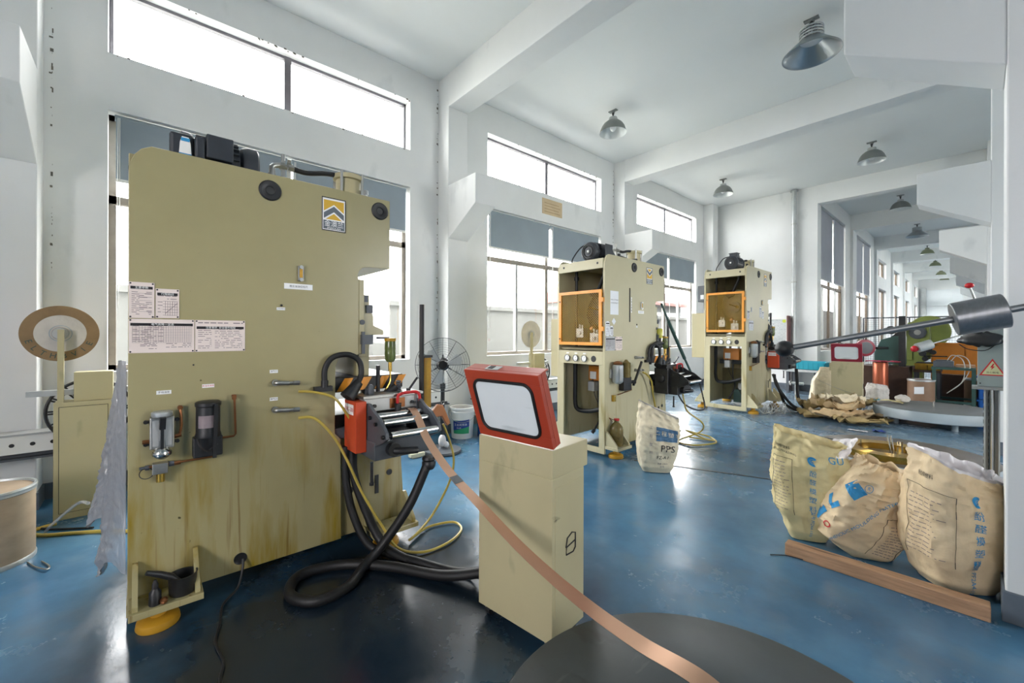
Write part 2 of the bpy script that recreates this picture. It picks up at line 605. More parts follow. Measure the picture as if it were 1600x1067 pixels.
def floor_mat():
    m = bpy.data.materials.new('blue_epoxy_floor')
    m.use_nodes = True
    nt = m.node_tree
    b = nt.nodes['Principled BSDF']
    N, Lk = nt.nodes.new, nt.links.new
    tc = N('ShaderNodeTexCoord')

    def nz(sc, det=6, rough=0.6, st=(1, 1, 1)):
        mp = N('ShaderNodeMapping')
        mp.inputs['Scale'].default_value = st
        Lk(tc.outputs['Object'], mp.inputs[0])
        n = N('ShaderNodeTexNoise')
        n.inputs['Scale'].default_value = sc
        n.inputs['Detail'].default_value = det
        n.inputs['Roughness'].default_value = rough
        Lk(mp.outputs[0], n.inputs['Vector'])
        return n.outputs['Fac']

    def rng(f, a, bb, c=0.0, d=1.0):
        r = N('ShaderNodeMapRange')
        r.inputs['From Min'].default_value = a
        r.inputs['From Max'].default_value = bb
        r.inputs['To Min'].default_value = c
        r.inputs['To Max'].default_value = d
        Lk(f, r.inputs['Value'])
        return r.outputs['Result']

    def mix(f, c1, c2):
        x = N('ShaderNodeMixRGB')
        Lk(f, x.inputs['Fac'])
        for s_, c_ in (('Color1', c1), ('Color2', c2)):
            if isinstance(c_, str):
                x.inputs[s_].default_value = lin(c_) + [1]
            else:
                Lk(c_, x.inputs[s_])
        return x.outputs['Color']
    a = mix(rng(nz(0.9), 0.35, 0.68), '#2f5878', '#4f7f9e')
    a = mix(rng(nz(3.0, 4, 0.55), 0.5, 0.9, 0, 0.3), a, '#8fa5b0')          # scuffed paint
    a = mix(rng(nz(1.5, 5, 0.55), 0.5, 0.78, 0, 0.6), a, '#2c3a45')       # tyre and oil marks
    sp = N('ShaderNodeSeparateXYZ')
    Lk(tc.outputs['Object'], sp.inputs[0])
    # old oil around the first press, plus shade there painted into the floor colour
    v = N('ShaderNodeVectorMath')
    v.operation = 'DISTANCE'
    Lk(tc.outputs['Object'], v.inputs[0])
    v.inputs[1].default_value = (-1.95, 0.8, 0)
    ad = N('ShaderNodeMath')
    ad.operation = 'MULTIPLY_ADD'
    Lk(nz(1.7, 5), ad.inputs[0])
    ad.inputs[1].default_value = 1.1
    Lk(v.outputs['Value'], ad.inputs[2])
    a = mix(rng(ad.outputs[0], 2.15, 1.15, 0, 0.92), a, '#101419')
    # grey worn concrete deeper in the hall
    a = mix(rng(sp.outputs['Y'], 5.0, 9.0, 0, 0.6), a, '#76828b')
    Lk(a, b.inputs['Base Color'])
    Lk(rng(nz(1.6, 6, 0.7), 0.35, 0.75, 0.12, 0.38), b.inputs['Roughness'])
    b.inputs['Specular IOR Level'].default_value = 0.6
    bp = N('ShaderNodeBump')
    bp.inputs['Strength'].default_value = 0.10
    bp.inputs['Distance'].default_value = 0.01
    Lk(nz(14, 6, 0.6), bp.inputs['Height'])
    Lk(bp.outputs[0], b.inputs['Normal'])
    return m


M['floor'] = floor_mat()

# ---------------------------------------------------------------- the building
XW, XI = -5.02, -5.26            # window wall, inner and outer face
CZ = 4.856                       # ceiling
YF = 11.88                       # end wall of the first room, the hall goes on behind it
XH = -2.55                       # window wall of the hall
WY0, WY1 = -0.228, 2.646         # first window, repeated every PITCH

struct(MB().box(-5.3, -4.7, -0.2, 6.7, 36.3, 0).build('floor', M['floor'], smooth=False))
struct(MB().box(-5.3, -4.7, CZ, 6.7, 36.3, CZ + 0.2).build('ceiling', M['ceil'], smooth=False))

w = MB()
edges = [-4.7] + [e for k in range(3) for e in (WY0 + PITCH * k, WY1 + PITCH * k)] + [YF + 0.24]
for a, b in ((0, 1.009), (3.288, 3.779), (4.434, CZ)):
    w.box(XI, -4.7, a, XW, YF + 0.24, b)
for a, b in ((1.009, 3.288), (3.779, 4.434)):
    for i in range(0, len(edges), 2):
        w.box(XI, edges[i], a, XW, edges[i + 1], b)
struct(w.build('wall_left', M['wall'], smooth=False))
struct(MB().box(XW, YF, 0, XH, YF + 0.24, CZ).build('wall_far', M['wall'], smooth=False))
struct(MB().box(XH, YF - 0.02, 4.4325, 0.08, YF + 0.24, CZ).build('trim_1', M['wall'], bevel=0.006, smooth=False))

# hall wall with two tall and three shorter windows
HW = [(12.2, 14.95, 0.95, 4.46, None), (16.55, 19.1, 0.95, 4.46, None)]
for k in range(4):
    HW.append((20.75 + PITCH * k, 22.65 + PITCH * k, 1.0, 3.12, (3.58, 4.23)))
w = MB()
prev = YF + 0.24
for (y0, y1, z0, z1, cl) in HW:
    w.box(XH - 0.24, prev, 0, XH, y0, CZ)
    w.box(XH - 0.24, y0, 0, XH, y1, z0)
    if cl:
        w.box(XH - 0.24, y0, z1, XH, y1, cl[0])
        w.box(XH - 0.24, y0, cl[1], XH, y1, CZ)
    else:
        w.box(XH - 0.24, y0, z1, XH, y1, CZ)
    prev = y1
w.box(XH - 0.24, prev, 0, XH, 36.3, CZ)
struct(w.build('wall_hall', M['wall'], smooth=False))
struct(MB().box(XH - 0.24, 36.05, 0, 6.7, 36.3, CZ).build('wall_end', M['wall'], smooth=False))

# aisle wall on the right and wall behind the camera, openings placed to shape the light
w = MB()
w.box(6.5, -4.7, 0, 6.7, 36.3, 0.9).box(6.5, -4.7, 4.1, 6.7, 36.3, CZ)
prev = -4.7
for k in (2, 6, 7, 8):
    y = -1.8 + PITCH * k
    w.box(6.5, prev, 0.9, 6.7, y - 1.45, 4.1)
    prev = y + 1.45
w.box(6.5, prev, 0.9, 6.7, 36.3, 4.1)
struct(w.build('wall_right', M['wall'], smooth=False))
struct(MB().box(-5.26, -4.7, 0, 0.2, -4.5, CZ).box(2.2, -4.7, 0, 6.7, -4.5, CZ).box(0.2, -4.7, 3.4, 2.2, -4.5, CZ).box(0.2, -4.7, 0, 2.2, -4.5, 1.2).build('wall_back', M['wall'], smooth=False))

# columns with crane corbels and beams
for k in range(-1, 3):
    y0 = 3.077 + PITCH * k if k >= 0 else -0.915
    y1 = y0 + 0.315
    struct(MB().box(XW, y0, 0, -4.763, y1, CZ).build('column', M['wall'], bevel=0.008, smooth=False))
    if k < 2:
        struct(MB().prism([(-4.763, 2.627), (-4.153, 2.978), (-4.153, 3.348), (-4.763, 3.348)], 'Y', y0, y1).build('corbel', M['wall'], bevel=0.006, smooth=False))
        struct(MB().box(-4.763, y0, 4.411, 0.08, y1, CZ).build('ceiling_beam', M['wall'], bevel=0.006, smooth=False))
for k in range(-1, 8):
    y0 = 3.048 + PITCH * k
    y1 = y0 + 0.315
    struct(MB().box(0.08, y0, 0, 0.55, y1, CZ).build('column', M['wall'], bevel=0.008, smooth=False))
    struct(MB().prism([(0.08, 2.627), (-0.53, 2.978), (-0.53, 3.348), (0.08, 3.348)], 'Y', y0, y1).build('corbel', M['wall'], bevel=0.006, smooth=False))
    struct(MB().box(0.55, y0, 4.411, 6.5, y1, CZ).build('ceiling_beam', M['wall'], smooth=False))
    if k >= 3:
        struct(MB().box(XH + 0.07, y0, 4.411, 0.08, y1, CZ).build('ceiling_beam', M['wall'], smooth=False))
        struct(MB().box(XH, y0, 0, XH + 0.07, y1, CZ).build('column', M['wall'], smooth=False))
    struct(MB().box(0.07, y0 - 0.012, 0, 0.56, y1 + 0.012, 0.145).build('baseboard_right', M['base'], bevel=0.004, smooth=False))
b = MB()
b.box(XW, -4.5, 0, XW + 0.012, YF, 0.13)
for k in range(-1, 3):
    y0 = 3.077 + PITCH * k if k >= 0 else -0.915
    b.box(XW, y0 - 0.012, 0, -4.751, y0 + 0.327, 0.13)
struct(b.build('baseboard_left', M['base'], smooth=False))
struct(MB().box(XW, YF - 0.012, 0, XH + 0.012, YF, 0.15).box(XH, YF, 0, XH + 0.012, 36, 0.15).build('baseboard_far', M['base'], smooth=False))
struct(MB().beam((-2.45, 3.93, 0.0015), (-0.3, 4.75, 0.0015), 0.022, 0.004).build('trim_2', M['black'], smooth=False))


def window(n, x, y0, y1, z0, z1, bar, divs, m, fr=0.05, t=0.06):
    """Framed window in a wall of constant x: frame, mullions or sashes, panes."""
    r = thing('window_%d' % n, 'window', 'window', (x, (y0 + y1) / 2, z0))
    del r['label'], r['category']
    r['kind'] = 'structure'
    f = MB()
    f.box(x - t, y0, z0, x, y1, z0 + fr).box(x - t, y0, z1 - fr, x, y1, z1)
    f.box(x - t, y0, z0, x, y0 + fr, z1).box(x - t, y1 - fr, z0, x, y1, z1)
    if bar:
        f.box(x - t, y0, bar, x, y1, bar + 0.07)
    f.build('frame', m, r, smooth=False)
    ys = [y0 + fr] + [y0 + (y1 - y0) * d for d in divs] + [y1 - fr]
    for i, d in enumerate(divs):
        yy = y0 + (y1 - y0) * d
        hw = 0.035 if abs(d - 0.5) < 0.01 else 0.022
        top = z1 if (not bar or abs(d - 0.5) < 0.01) else bar
        MB().box(x - t * 0.8, yy - hw, z0 + fr, x + 0.005, yy + hw, top).build('mullion', m if hw > 0.03 else M['alu_light'], r, smooth=False)
    for i in range(len(ys) - 1):
        MB().box(x - t * 0.55, ys[i], z0 + fr, x - t * 0.45, ys[i + 1], bar if bar else z1 - fr).build('pane', M['glass'], r, smooth=False)
    if bar:
        MB().box(x - t * 0.55, y0 + fr, bar + 0.07, x - t * 0.45, y1 - fr, z1 - fr).build('pane', M['glass'], r, smooth=False)
    return r


n = 1
for k in range(3):
    y0, y1 = WY0 + PITCH * k, WY1 + PITCH * k
    window(n, -5.15, y0, y1, 1.009, 3.288, 2.50, (0.25, 0.5, 0.75), M['alu'])
    window(n + 1, -5.15, y0, y1, 3.779, 4.434, None, (0.5,), M['frame_grey'], fr=0.03)
    n += 2
for i, (y0, y1, z0, z1, cl) in enumerate(HW):
    if cl is None:
        window(n, XH - 0.1, y0, y1, z0, z1, 2.55, (0.25, 0.5, 0.75), M['frame_dark'])
        n += 1
    else:
        window(n, XH - 0.1, y0, y1, z0, z1, None, (0.5,), M['frame_dark'], fr=0.06)
        window(n + 1, XH - 0.1, y0, y1, cl[0], cl[1], None, (0.5,), M['frame_dark'], fr=0.04)
        n += 2
for k in (2, 6, 7, 8):  # unseen aisle windows, added only in bays chosen for lighting
    y = -1.8 + PITCH * k
    window(n, 6.6, y - 1.45, y + 1.45, 0.9, 4.1, None, (0.25, 0.5, 0.75), M['alu'])
    n += 1

# world outside the windows
struct(MB().box(-60, -40, -0.4, 60, 80, -0.25).build('ground_outside', M['out_ground'], smooth=False))
o = MB()
o.box(-8.2, -20, -0.25, -8.0, 40, 1.92).box(-8.25, -20, 1.92, -7.95, 40, 2.02)
struct(o.build('boundary_wall', M['out_wall'], smooth=False))
struct(MB().box(-4.6, 12.4, -0.25, -4.3, 35.5, 2.35).build('neighbour_wall', mat('dark_brick_wall', '#3c3631', 0.85, var=.3, scale=3), smooth=False))
sh = thing('outside_shed', 'grey and red roofed shed standing beyond the third window', 'shed', (-10.5, 15.5, -0.25))
MB().box(-12, 12.5, -0.25, -9.4, 19, 2.6).build('wall', mat('shed_grey', '#5e6161', 0.8), sh, smooth=False)
MB().prism([(-12.2, 2.6), (-9.1, 2.6), (-9.1, 2.72), (-10.6, 3.5), (-12.2, 2.72)], 'Y', 12.2, 19.2).build('roof', mat('shed_red', '#6b4742', 0.8), sh, smooth=False)
for k in range(4):
    MB().box(-9.4, 13 + k * 1.5, 1.3, -9.36, 14.1 + k * 1.5, 2.3).build('window', M['alu_light'], sh, smooth=False)

# roller blinds
bl = ['grey-blue roller blind behind the large press motor, left half of the first window',
      'grey-blue roller blind behind the large press head, right half of the first window',
      'grey-blue roller blind over the second window, beside the corbel',
      'grey-blue roller blind over the second window, behind the middle press motor',
      'grey-blue roller blind over the third window, half hidden by the middle press',
      'grey-blue roller blind over the third window, nearest the far wall']


def blind(x, y0, y1, z0, z1, label, m, group):
    r = thing('roller_blind', label, 'blind', (x, (y0 + y1) / 2, z1), group)
    MB().cyl((x, y0 + 0.012, z1 - 0.035), (x, y1 - 0.012, z1 - 0.035), 0.028, n=14).build('roller', m, r)
    MB().box(x + 0.022, y0 + 0.02, z0, x + 0.026, y1 - 0.02, z1 - 0.03).build('fabric', m, r, smooth=False)
    MB().box(x + 0.016, y0 + 0.02, z0 - 0.012, x + 0.032, y1 - 0.02, z0 + 0.014).build('bottom_rail', M['white_plastic'], r, smooth=False)
    MB().tube([(x + 0.035, y0 + 0.035, z1 - 0.04), (x + 0.035, y0 + 0.03, z0 - 0.5), (x + 0.038, y0 + 0.033, z0 - 1.25), (x + 0.035, y0 + 0.045, z0 - 0.5), (x + 0.035, y0 + 0.045, z1 - 0.04)], 0.003, 5).build('pull_chain', M['white_plastic'], r)
    return r


for k in range(3):
    y0, y1 = WY0 + PITCH * k + 0.03, WY1 + PITCH * k - 0.03
    ym = (y0 + y1) / 2
    blind(-5.075, y0, ym - 0.012, 2.69, 3.28, bl[2 * k], M['blind'], 'roller blinds on the window wall')
    blind(-5.075, ym + 0.012, y1, 2.69, 3.28, bl[2 * k + 1], M['blind'], 'roller blinds on the window wall')
hl = ['tall grey roller blind at the near edge of the first hall window', 'tall grey roller blind on the far half of the first hall window',
      'tall grey roller blind on the near half of the second hall window', 'tall grey roller blind on the far half of the second hall window']
for i in range(2):
    y0, y1 = HW[i][0] + 0.08, HW[i][1] - 0.02
    ym = (y0 + y1) / 2
    blind(XH - 0.06, y0, ym - 0.06, 2.70, 4.44, hl[2 * i], M['blind_dark'], 'tall blinds in the hall')
    blind(XH - 0.06, ym + 0.06, y1, 2.70, 4.44, hl[2 * i + 1], M['blind_dark'], 'tall blinds in the hall')

# roller shutter in the end wall of the hall
d = thing('door_1', 'shutter', 'door', (-1.2, 36.0, 0))
del d['label'], d['category']
d['kind'] = 'structure'
for k in range(4):
    MB().box(-2.2, 35.97, 0.02 + k * 1.02, 0.3, 36.03, 1.02 + k * 1.02).build('shutter_panel', M['shutter'], d, bevel=0.008, smooth=False)
MB().box(-2.45, 35.9, 0, -2.2, 36.04, 4.2).build('guide_rail', M['galv'], d, smooth=False)
MB().box(0.3, 35.9, 0, 0.5, 36.04, 4.2).build('guide_rail', M['galv'], d, smooth=False)

# ---------------------------------------------------------------- ceiling lamps


def lamp(x, y, label, kind, m):
    r = thing('ceiling_lamp', label, 'lamp', (x, y, CZ), 'high-bay ceiling lamps')
    MB().box(x - 0.07, y - 0.03, CZ - 0.012, x + 0.07, y + 0.03, CZ).cyl((x, y, CZ - 0.012), (x, y, CZ - 0.03), 0.03).build('mounting_plate', M['shade_out'], r)
    MB().cyl((x, y, CZ - 0.03), (x, y, CZ - 0.12), 0.012).sphere((x, y, CZ - 0.05), 0.02, 10).build('stem', M['dark_metal'], r)
    if kind == 'finned':
        h = MB()
        for k in range(4):
            z = CZ - 0.12 - k * 0.032
            h.lathe([(0.02, z + 0.009), (0.115, z + 0.009), (0.118, z), (0.115, z - 0.009), (0.02, z - 0.009)], (x, y, 0), n=28)
        for k in range(24):
            a = 2 * math.pi * k / 24
            h.beam((x + 0.108 * math.cos(a), y + 0.108 * math.sin(a), CZ - 0.11), (x + 0.108 * math.cos(a), y + 0.108 * math.sin(a), CZ - 0.235), 0.008, 0.008)
        h.cyl((x, y, CZ - 0.11), (x, y, CZ - 0.24), 0.085)
        h.build('heat_sink', M['galv'], r)
        z = CZ - 0.235
        MB().lathe([(0.115, z), (0.13, z - 0.012), (0.255, z - 0.13), (0.275, z - 0.15), (0.278, z - 0.16), (0.27, z - 0.158), (0.25, z - 0.14), (0.122, z - 0.016), (0.105, z - 0.004)], (x, y, 0), n=44).build('shade', M['lamp_alu'], r)
        MB().lathe([(0.0, z - 0.012), (0.10, z - 0.012), (0.11, z - 0.004)], (x, y, 0), n=30).build('lens', M['bulb'], r)
    else:
        z = CZ - 0.11
        MB().lathe([(0.03, z + 0.01), (0.062, z), (0.068, z - 0.03), (0.066, z - 0.05)], (x, y, 0), n=24).build('cap', m if kind == 'far' else M['galv'], r)
        z -= 0.05
        pr = [(0.064, z), (0.10, z - 0.012), (0.145, z - 0.05), (0.175, z - 0.095), (0.196, z - 0.15), (0.206, z - 0.185)]
        MB().lathe(pr + [(0.209, z - 0.192)], (x, y, 0), n=40).build('shade', m, r)
        MB().lathe([(a - 0.005, b - 0.003) for a, b in pr] + [(0.207, z - 0.192)], (x, y, 0), n=40).build('reflector', M['shade_in'], r)
        MB().sphere((x, y, z - 0.10), 0.05, 14, (1, 1, 1.3)).cyl((x, y, z - 0.01), (x, y, z - 0.06), 0.025).build('bulb', M['bulb'], r)
    return r


lamp(-1.253, 5.556, 'largest ceiling lamp, flat silver cone with finned heat sink, by the first corbel', 'finned', None)
lamp(-3.838, 5.521, 'grey bell lamp on the ceiling above the second window', 'bell', M['shade_out'])
lamp(-3.869, 9.814, 'grey bell lamp near the pipe on the far wall', 'bell', M['shade_out'])
lamp(-1.32, 9.921, 'grey bell lamp just before the beam into the hall', 'bell', M['shade_out'])
lamp(-1.339, 14.237, 'dark bell lamp, first one hanging inside the hall', 'bell', M['shade_out'])
lamp(-1.335, 18.329, 'flat cone lamp with finned neck, second lamp inside the hall', 'finned', None)
hl = ['third lamp inside the hall, olive shade', 'fourth lamp inside the hall, olive shade', 'fifth lamp inside the hall, olive shade', 'farthest lamp in the hall, before the white shutter']
for k, yy in enumerate((22.943, 27.248, 31.5, 34.6)):
    lamp(-1.385, yy, hl[k], 'far', M['shade_green'])

# pipe on the far wall, cable trunking and notices
p = MB().cyl((-3.0, YF - 0.09, 0), (-3.0, YF - 0.09, CZ - 0.02), 0.05, n=16)
pp = thing('drain_pipe', 'grey galvanised vertical pipe on the far wall', 'pipe', (-3.0, YF - 0.09, 0))
p.build('pipe', M['galv'], pp)
MB().cyl((-3.0, YF - 0.09, CZ - 0.05), (-3.0, YF - 0.09, CZ - 0.02), 0.085).build('flange', M['galv'], pp)
for z in (1.0, 2.6, 4.0):
    MB().cyl((-3.0, YF - 0.09, z), (-3.0, YF - 0.09, z + 0.03), 0.058).box(-3.03, YF - 0.05, z, -2.97, YF - 0.002, z + 0.03).build('bracket', M['steel'], pp)
for (a, b, lab) in ((-3.5, -0.25, 'white metal cable trunking with punched holes behind the left cabinet'),
                    (0.0, 3.0, 'white metal cable trunking on the wall behind the pedestal fan'),
                    (3.45, 7.1, 'white metal cable trunking below the second window')):
    t = thing('cable_trunking', lab, 'trunking', (-4.75, a, 0.4), 'cable trunking along the window wall')
    MB().box(-4.76, a, 0.47, -4.61, b, 0.60).build('channel', M['white_plastic'], t, bevel=0.004, smooth=False)
    MB().box(-4.763, a, 0.60, -4.60, b, 0.615).build('cover', M['alu_light'], t, smooth=False)
    MB().box(-4.763, a, 0.425, -4.60, b, 0.44).box(-4.70, a, 0.44, -4.66, b, 0.47).build('lower_rail', M['gunmetal'], t, smooth=False)
    hb = MB()
    y = a + 0.08
    while y < b:
        hb.cyl((-4.612, y, 0.535), (-4.608, y, 0.535), 0.014, n=10)
        y += 0.10 if int(y * 3) % 3 else 0.22
    o = hb.build('punched_holes', M['black'], t)
    o['kind'] = 'stuff'
    y = a + 0.3
    while y < b:
        MB().box(-5.02, y, 0.45, -4.70, y + 0.04, 0.47).build('bracket', M['steel'], t, smooth=False)
        y += 1.2
nt_ = thing('wall_notice', 'yellowed paper notice pasted on the wall above the second window', 'notice', (XW, 5.4, 3.55))
MB().box(XW, 5.144, 3.43, XW + 0.004, 5.657, 3.70).build('sheet', mat('old_paper', '#c9b391', 0.7, var=0.08), nt_, smooth=False)
fi_ = mat('faded_ink', '#a98f6b', 0.7)
for k in range(4):
    MB().quad((XW + 0.005, 5.2, 3.47 + k * 0.05), (0, 0.40 - 0.03 * (k % 2), 0), (0, 0, 0.012)).build('printed_line', fi_, nt_, smooth=False)
# flaked paint along the corners of the window wall
ch = MB()
rc = random.Random(3)
for (y, z0, z1) in ((-0.56, 1.2, 4.8), (3.06, 1.5, 4.8), (7.23, 2.0, 4.8)):
    for i in range(46):
        z = rc.uniform(z0, z1)
        s_ = rc.uniform(0.004, 0.014)
        ch.box(XW - 0.001, y + rc.uniform(-0.012, 0.012), z, XW + 0.0015, y + s_, z + s_ * rc.uniform(1, 3))
for k in range(3):
    for i in range(34):
        y = WY0 + PITCH * k + rc.uniform(0, 2.87)
        z = rc.choice((3.779, 4.434)) + rc.uniform(-0.02, -0.004)
        s_ = rc.uniform(0.004, 0.016)
        ch.box(XW - 0.001, y, z, XW + 0.0015, y + s_ * 1.6, z + s_)
struct(ch.build('trim_3', mat('flaked_paint', '#6b675f', 0.8), smooth=False))


# ---------------------------------------------------------------- presses (authored in local axes: x = 0 right side, y = 0 back, z up)
PW = 0.69
SIDE = [(0, .09), (0, 2.10), (.006, 2.14), (.022, 2.18), (.045, 2.21), (.08, 2.23), (1.275, 2.225), (1.275, 1.775), (1.135, 1.772), (1.095, 1.765), (1.072, 1.745),
        (1.062, 1.715), (1.070, 1.685), (1.070, 1.215), (.945, 1.195), (.928, 1.15), (.925, .74), (.96, .70), (.965, .09)]


def ringplate(b, y, z, x=0.0):
    b.lathe([(0.022, -0.004), (0.022, 0.006), (0.030, 0.010), (0.050, 0.010), (0.056, 0.004), (0.056, -0.002)], (x, y, z), (1, 0, 0), 28)


def lines(b, x, y0, z0, wd, ht, rows, seed, dens=0.75, th=0.0028):
    """rows of small dark dashes, like fine print on a plate that faces +X"""
    rr = random.Random(seed)
    for i in range(rows):
        z = z0 + ht * (i + 0.5) / rows
        y = y0
        while y < y0 + wd:
            ln = rr.uniform(0.006, 0.03)
            if rr.random() < dens:
                b.quad((x, y, z), (0, min(ln, y0 + wd - y), 0), (0, 0, th))
            y += ln + 0.005


def chart(root, y0, z0, y1, z1, kind, title, pap, seed):
    p = MB().box(0.0005, y0, z0, 0.003, y1, z1).build('chart_plate', pap, root, smooth=False)
    b = MB()
    wd, ht = y1 - y0, z1 - z0
    x = 0.0036
    bar = z1 - (0.032 if kind != 'rules' else 0.045)
    b.quad((x, y0 + 0.006, bar), (0, wd - 0.012, 0), (0, 0, 0.013))
    b.build('title_bar', M['ink'], p, smooth=False)
    g = MB()
    if kind == 'list':
        lines(g, x, y0 + 0.01, z0 + 0.012, wd * 0.30, ht - 0.055, 12, seed)
        lines(g, x, y0 + wd * 0.40, z0 + 0.012, wd * 0.5, ht - 0.055, 14, seed + 1, 0.6)
        for k in range(6):
            g.quad((x, y0 + wd * 0.38, z0 + 0.03 + k * 0.017), (0, wd * 0.52, 0), (0, 0, 0.0012))
    elif kind == 'graph':
        for k in range(6):
            g.quad((x, y0 + wd * 0.3, z0 + 0.014 + k * ht * 0.095), (0, wd * 0.64, 0), (0, 0, 0.0013))
            g.quad((x, y0 + wd * (0.40 + 0.10 * k), z0 + 0.012), (0, 0.0013, 0), (0, 0, ht * 0.5))
        g.add([(x, y0 + wd * .4, z0 + .02), (x, y0 + wd * .93, z0 + ht * .52), (x, y0 + wd * .93, z0 + ht * .54), (x, y0 + wd * .4, z0 + .023)], [(0, 1, 2, 3)])
        lines(g, x, y0 + 0.008, z0 + ht * .6, wd * 0.8, ht * .2, 2, seed)
        lines(g, x, y0 + 0.008, z0 + 0.02, wd * 0.2, ht * .45, 4, seed + 2)
    elif kind == 'table':
        for k in range(11):
            g.quad((x, y0 + 0.012, z0 + ht * (0.30 + 0.05 * k)), (0, wd - 0.024, 0), (0, 0, 0.001))
        for k in range(24):
            g.quad((x, y0 + 0.012 + (wd - 0.025) * (k / 23) ** 0.9, z0 + ht * 0.30), (0, 0.0009, 0), (0, 0, ht * 0.52))
        lines(g, x, y0 + 0.014, z0 + ht * 0.31, wd * 0.45, ht * 0.5, 10, seed, 0.7)
        lines(g, x, y0 + 0.04, z0 + 0.015, wd * 0.25, ht * 0.2, 5, seed + 3)
        lines(g, x, y0 + wd * 0.55, z0 + 0.02, wd * 0.4, ht * 0.16, 3, seed + 4)
    else:
        lines(g, x, y0 + 0.012, z0 + 0.012, wd * 0.26, ht * 0.62, 10, seed, 0.8)
        lines(g, x, y0 + wd * 0.38, z0 + 0.012, wd * 0.56, ht * 0.66, 11, seed + 5, 0.85)
        lines(g, x, y0 + 0.012, z1 - 0.022, wd * 0.9, 0.012, 1, seed + 6, 0.9, 0.005)
    g.build('printing', M['ink_grey'], p, smooth=False)['kind'] = 'stuff'
    if title:
        MB().text(title, 0.012, (x + 0.0006, (y0 + y1) / 2, bar + 0.0065)).build('title', M['white_ink'], p, smooth=False)
    rv = MB()
    for a in (y0 + 0.006, y1 - 0.006):
        for c in (z0 + 0.006, z1 - 0.006):
            rv.cyl((0.003, a, c), (0.0055, a, c), 0.0038, n=8)
    rv.build('rivets', M['ink'], p)['kind'] = 'stuff'
    return p


def logo(root, y0, z0, y1, z1, flip=False):
    w, h = y1 - y0, z1 - z0
    p = MB().box(0, y0, z0, 0.003, y1, z1).build('logo_plate', M['white_ink'], root, smooth=False)
    x = 0.0036

    def poly(pts):
        if flip and min(c for a, c in pts) > .32:
            pts = [(a, 1.265 - c) for a, c in pts]
        return MB().add([(x, y0 + a * w, z0 + c * h) for a, c in pts], [tuple(range(len(pts)))])
    fr = MB()
    for a, c, e, f in ((0, 0, 1, .025), (0, .975, 1, 1), (0, 0, .03, 1), (.97, 0, 1, 1)):
        fr.box(0.003, y0 + a * w, z0 + c * h, 0.0045, y0 + e * w, z0 + f * h)
    fr.build('logo_border', M['ink'], p, smooth=False)
    poly([(.08, .92), (.92, .92), (.92, .58), (.5, .80), (.08, .58)]).build('logo_field', M['gold'], p, smooth=False)
    poly([(.08, .53), (.5, .75), (.92, .53), (.92, .36), (.5, .58), (.08, .36)]).build('logo_chevron', M['logo_grey'], p, smooth=False)
    poly([(.16, .345), (.5, .53), (.84, .345)]).build('logo_peak', M['gold'], p, smooth=False)
    poly([(.06, .31), (.94, .31), (.94, .05), (.06, .05)]).build('logo_band', M['logo_grey'], p, smooth=False)
    MB().text('金澳兰', h * 0.19, (x + .0006, y0 + w * .5, z0 + h * .205)).build('lettering', M['white_ink'], p, smooth=False)
    MB().text('JINAOLAN', h * 0.085, (x + .0006, y0 + w * .5, z0 + h * .085)).build('lettering', M['white_ink'], p, smooth=False)


def bolt(b, c, r=0.008, h=0.006, axis=(1, 0, 0)):
    a = Vector(axis)
    b.cyl(Vector(c), Vector(c) + a * h, r, n=6)


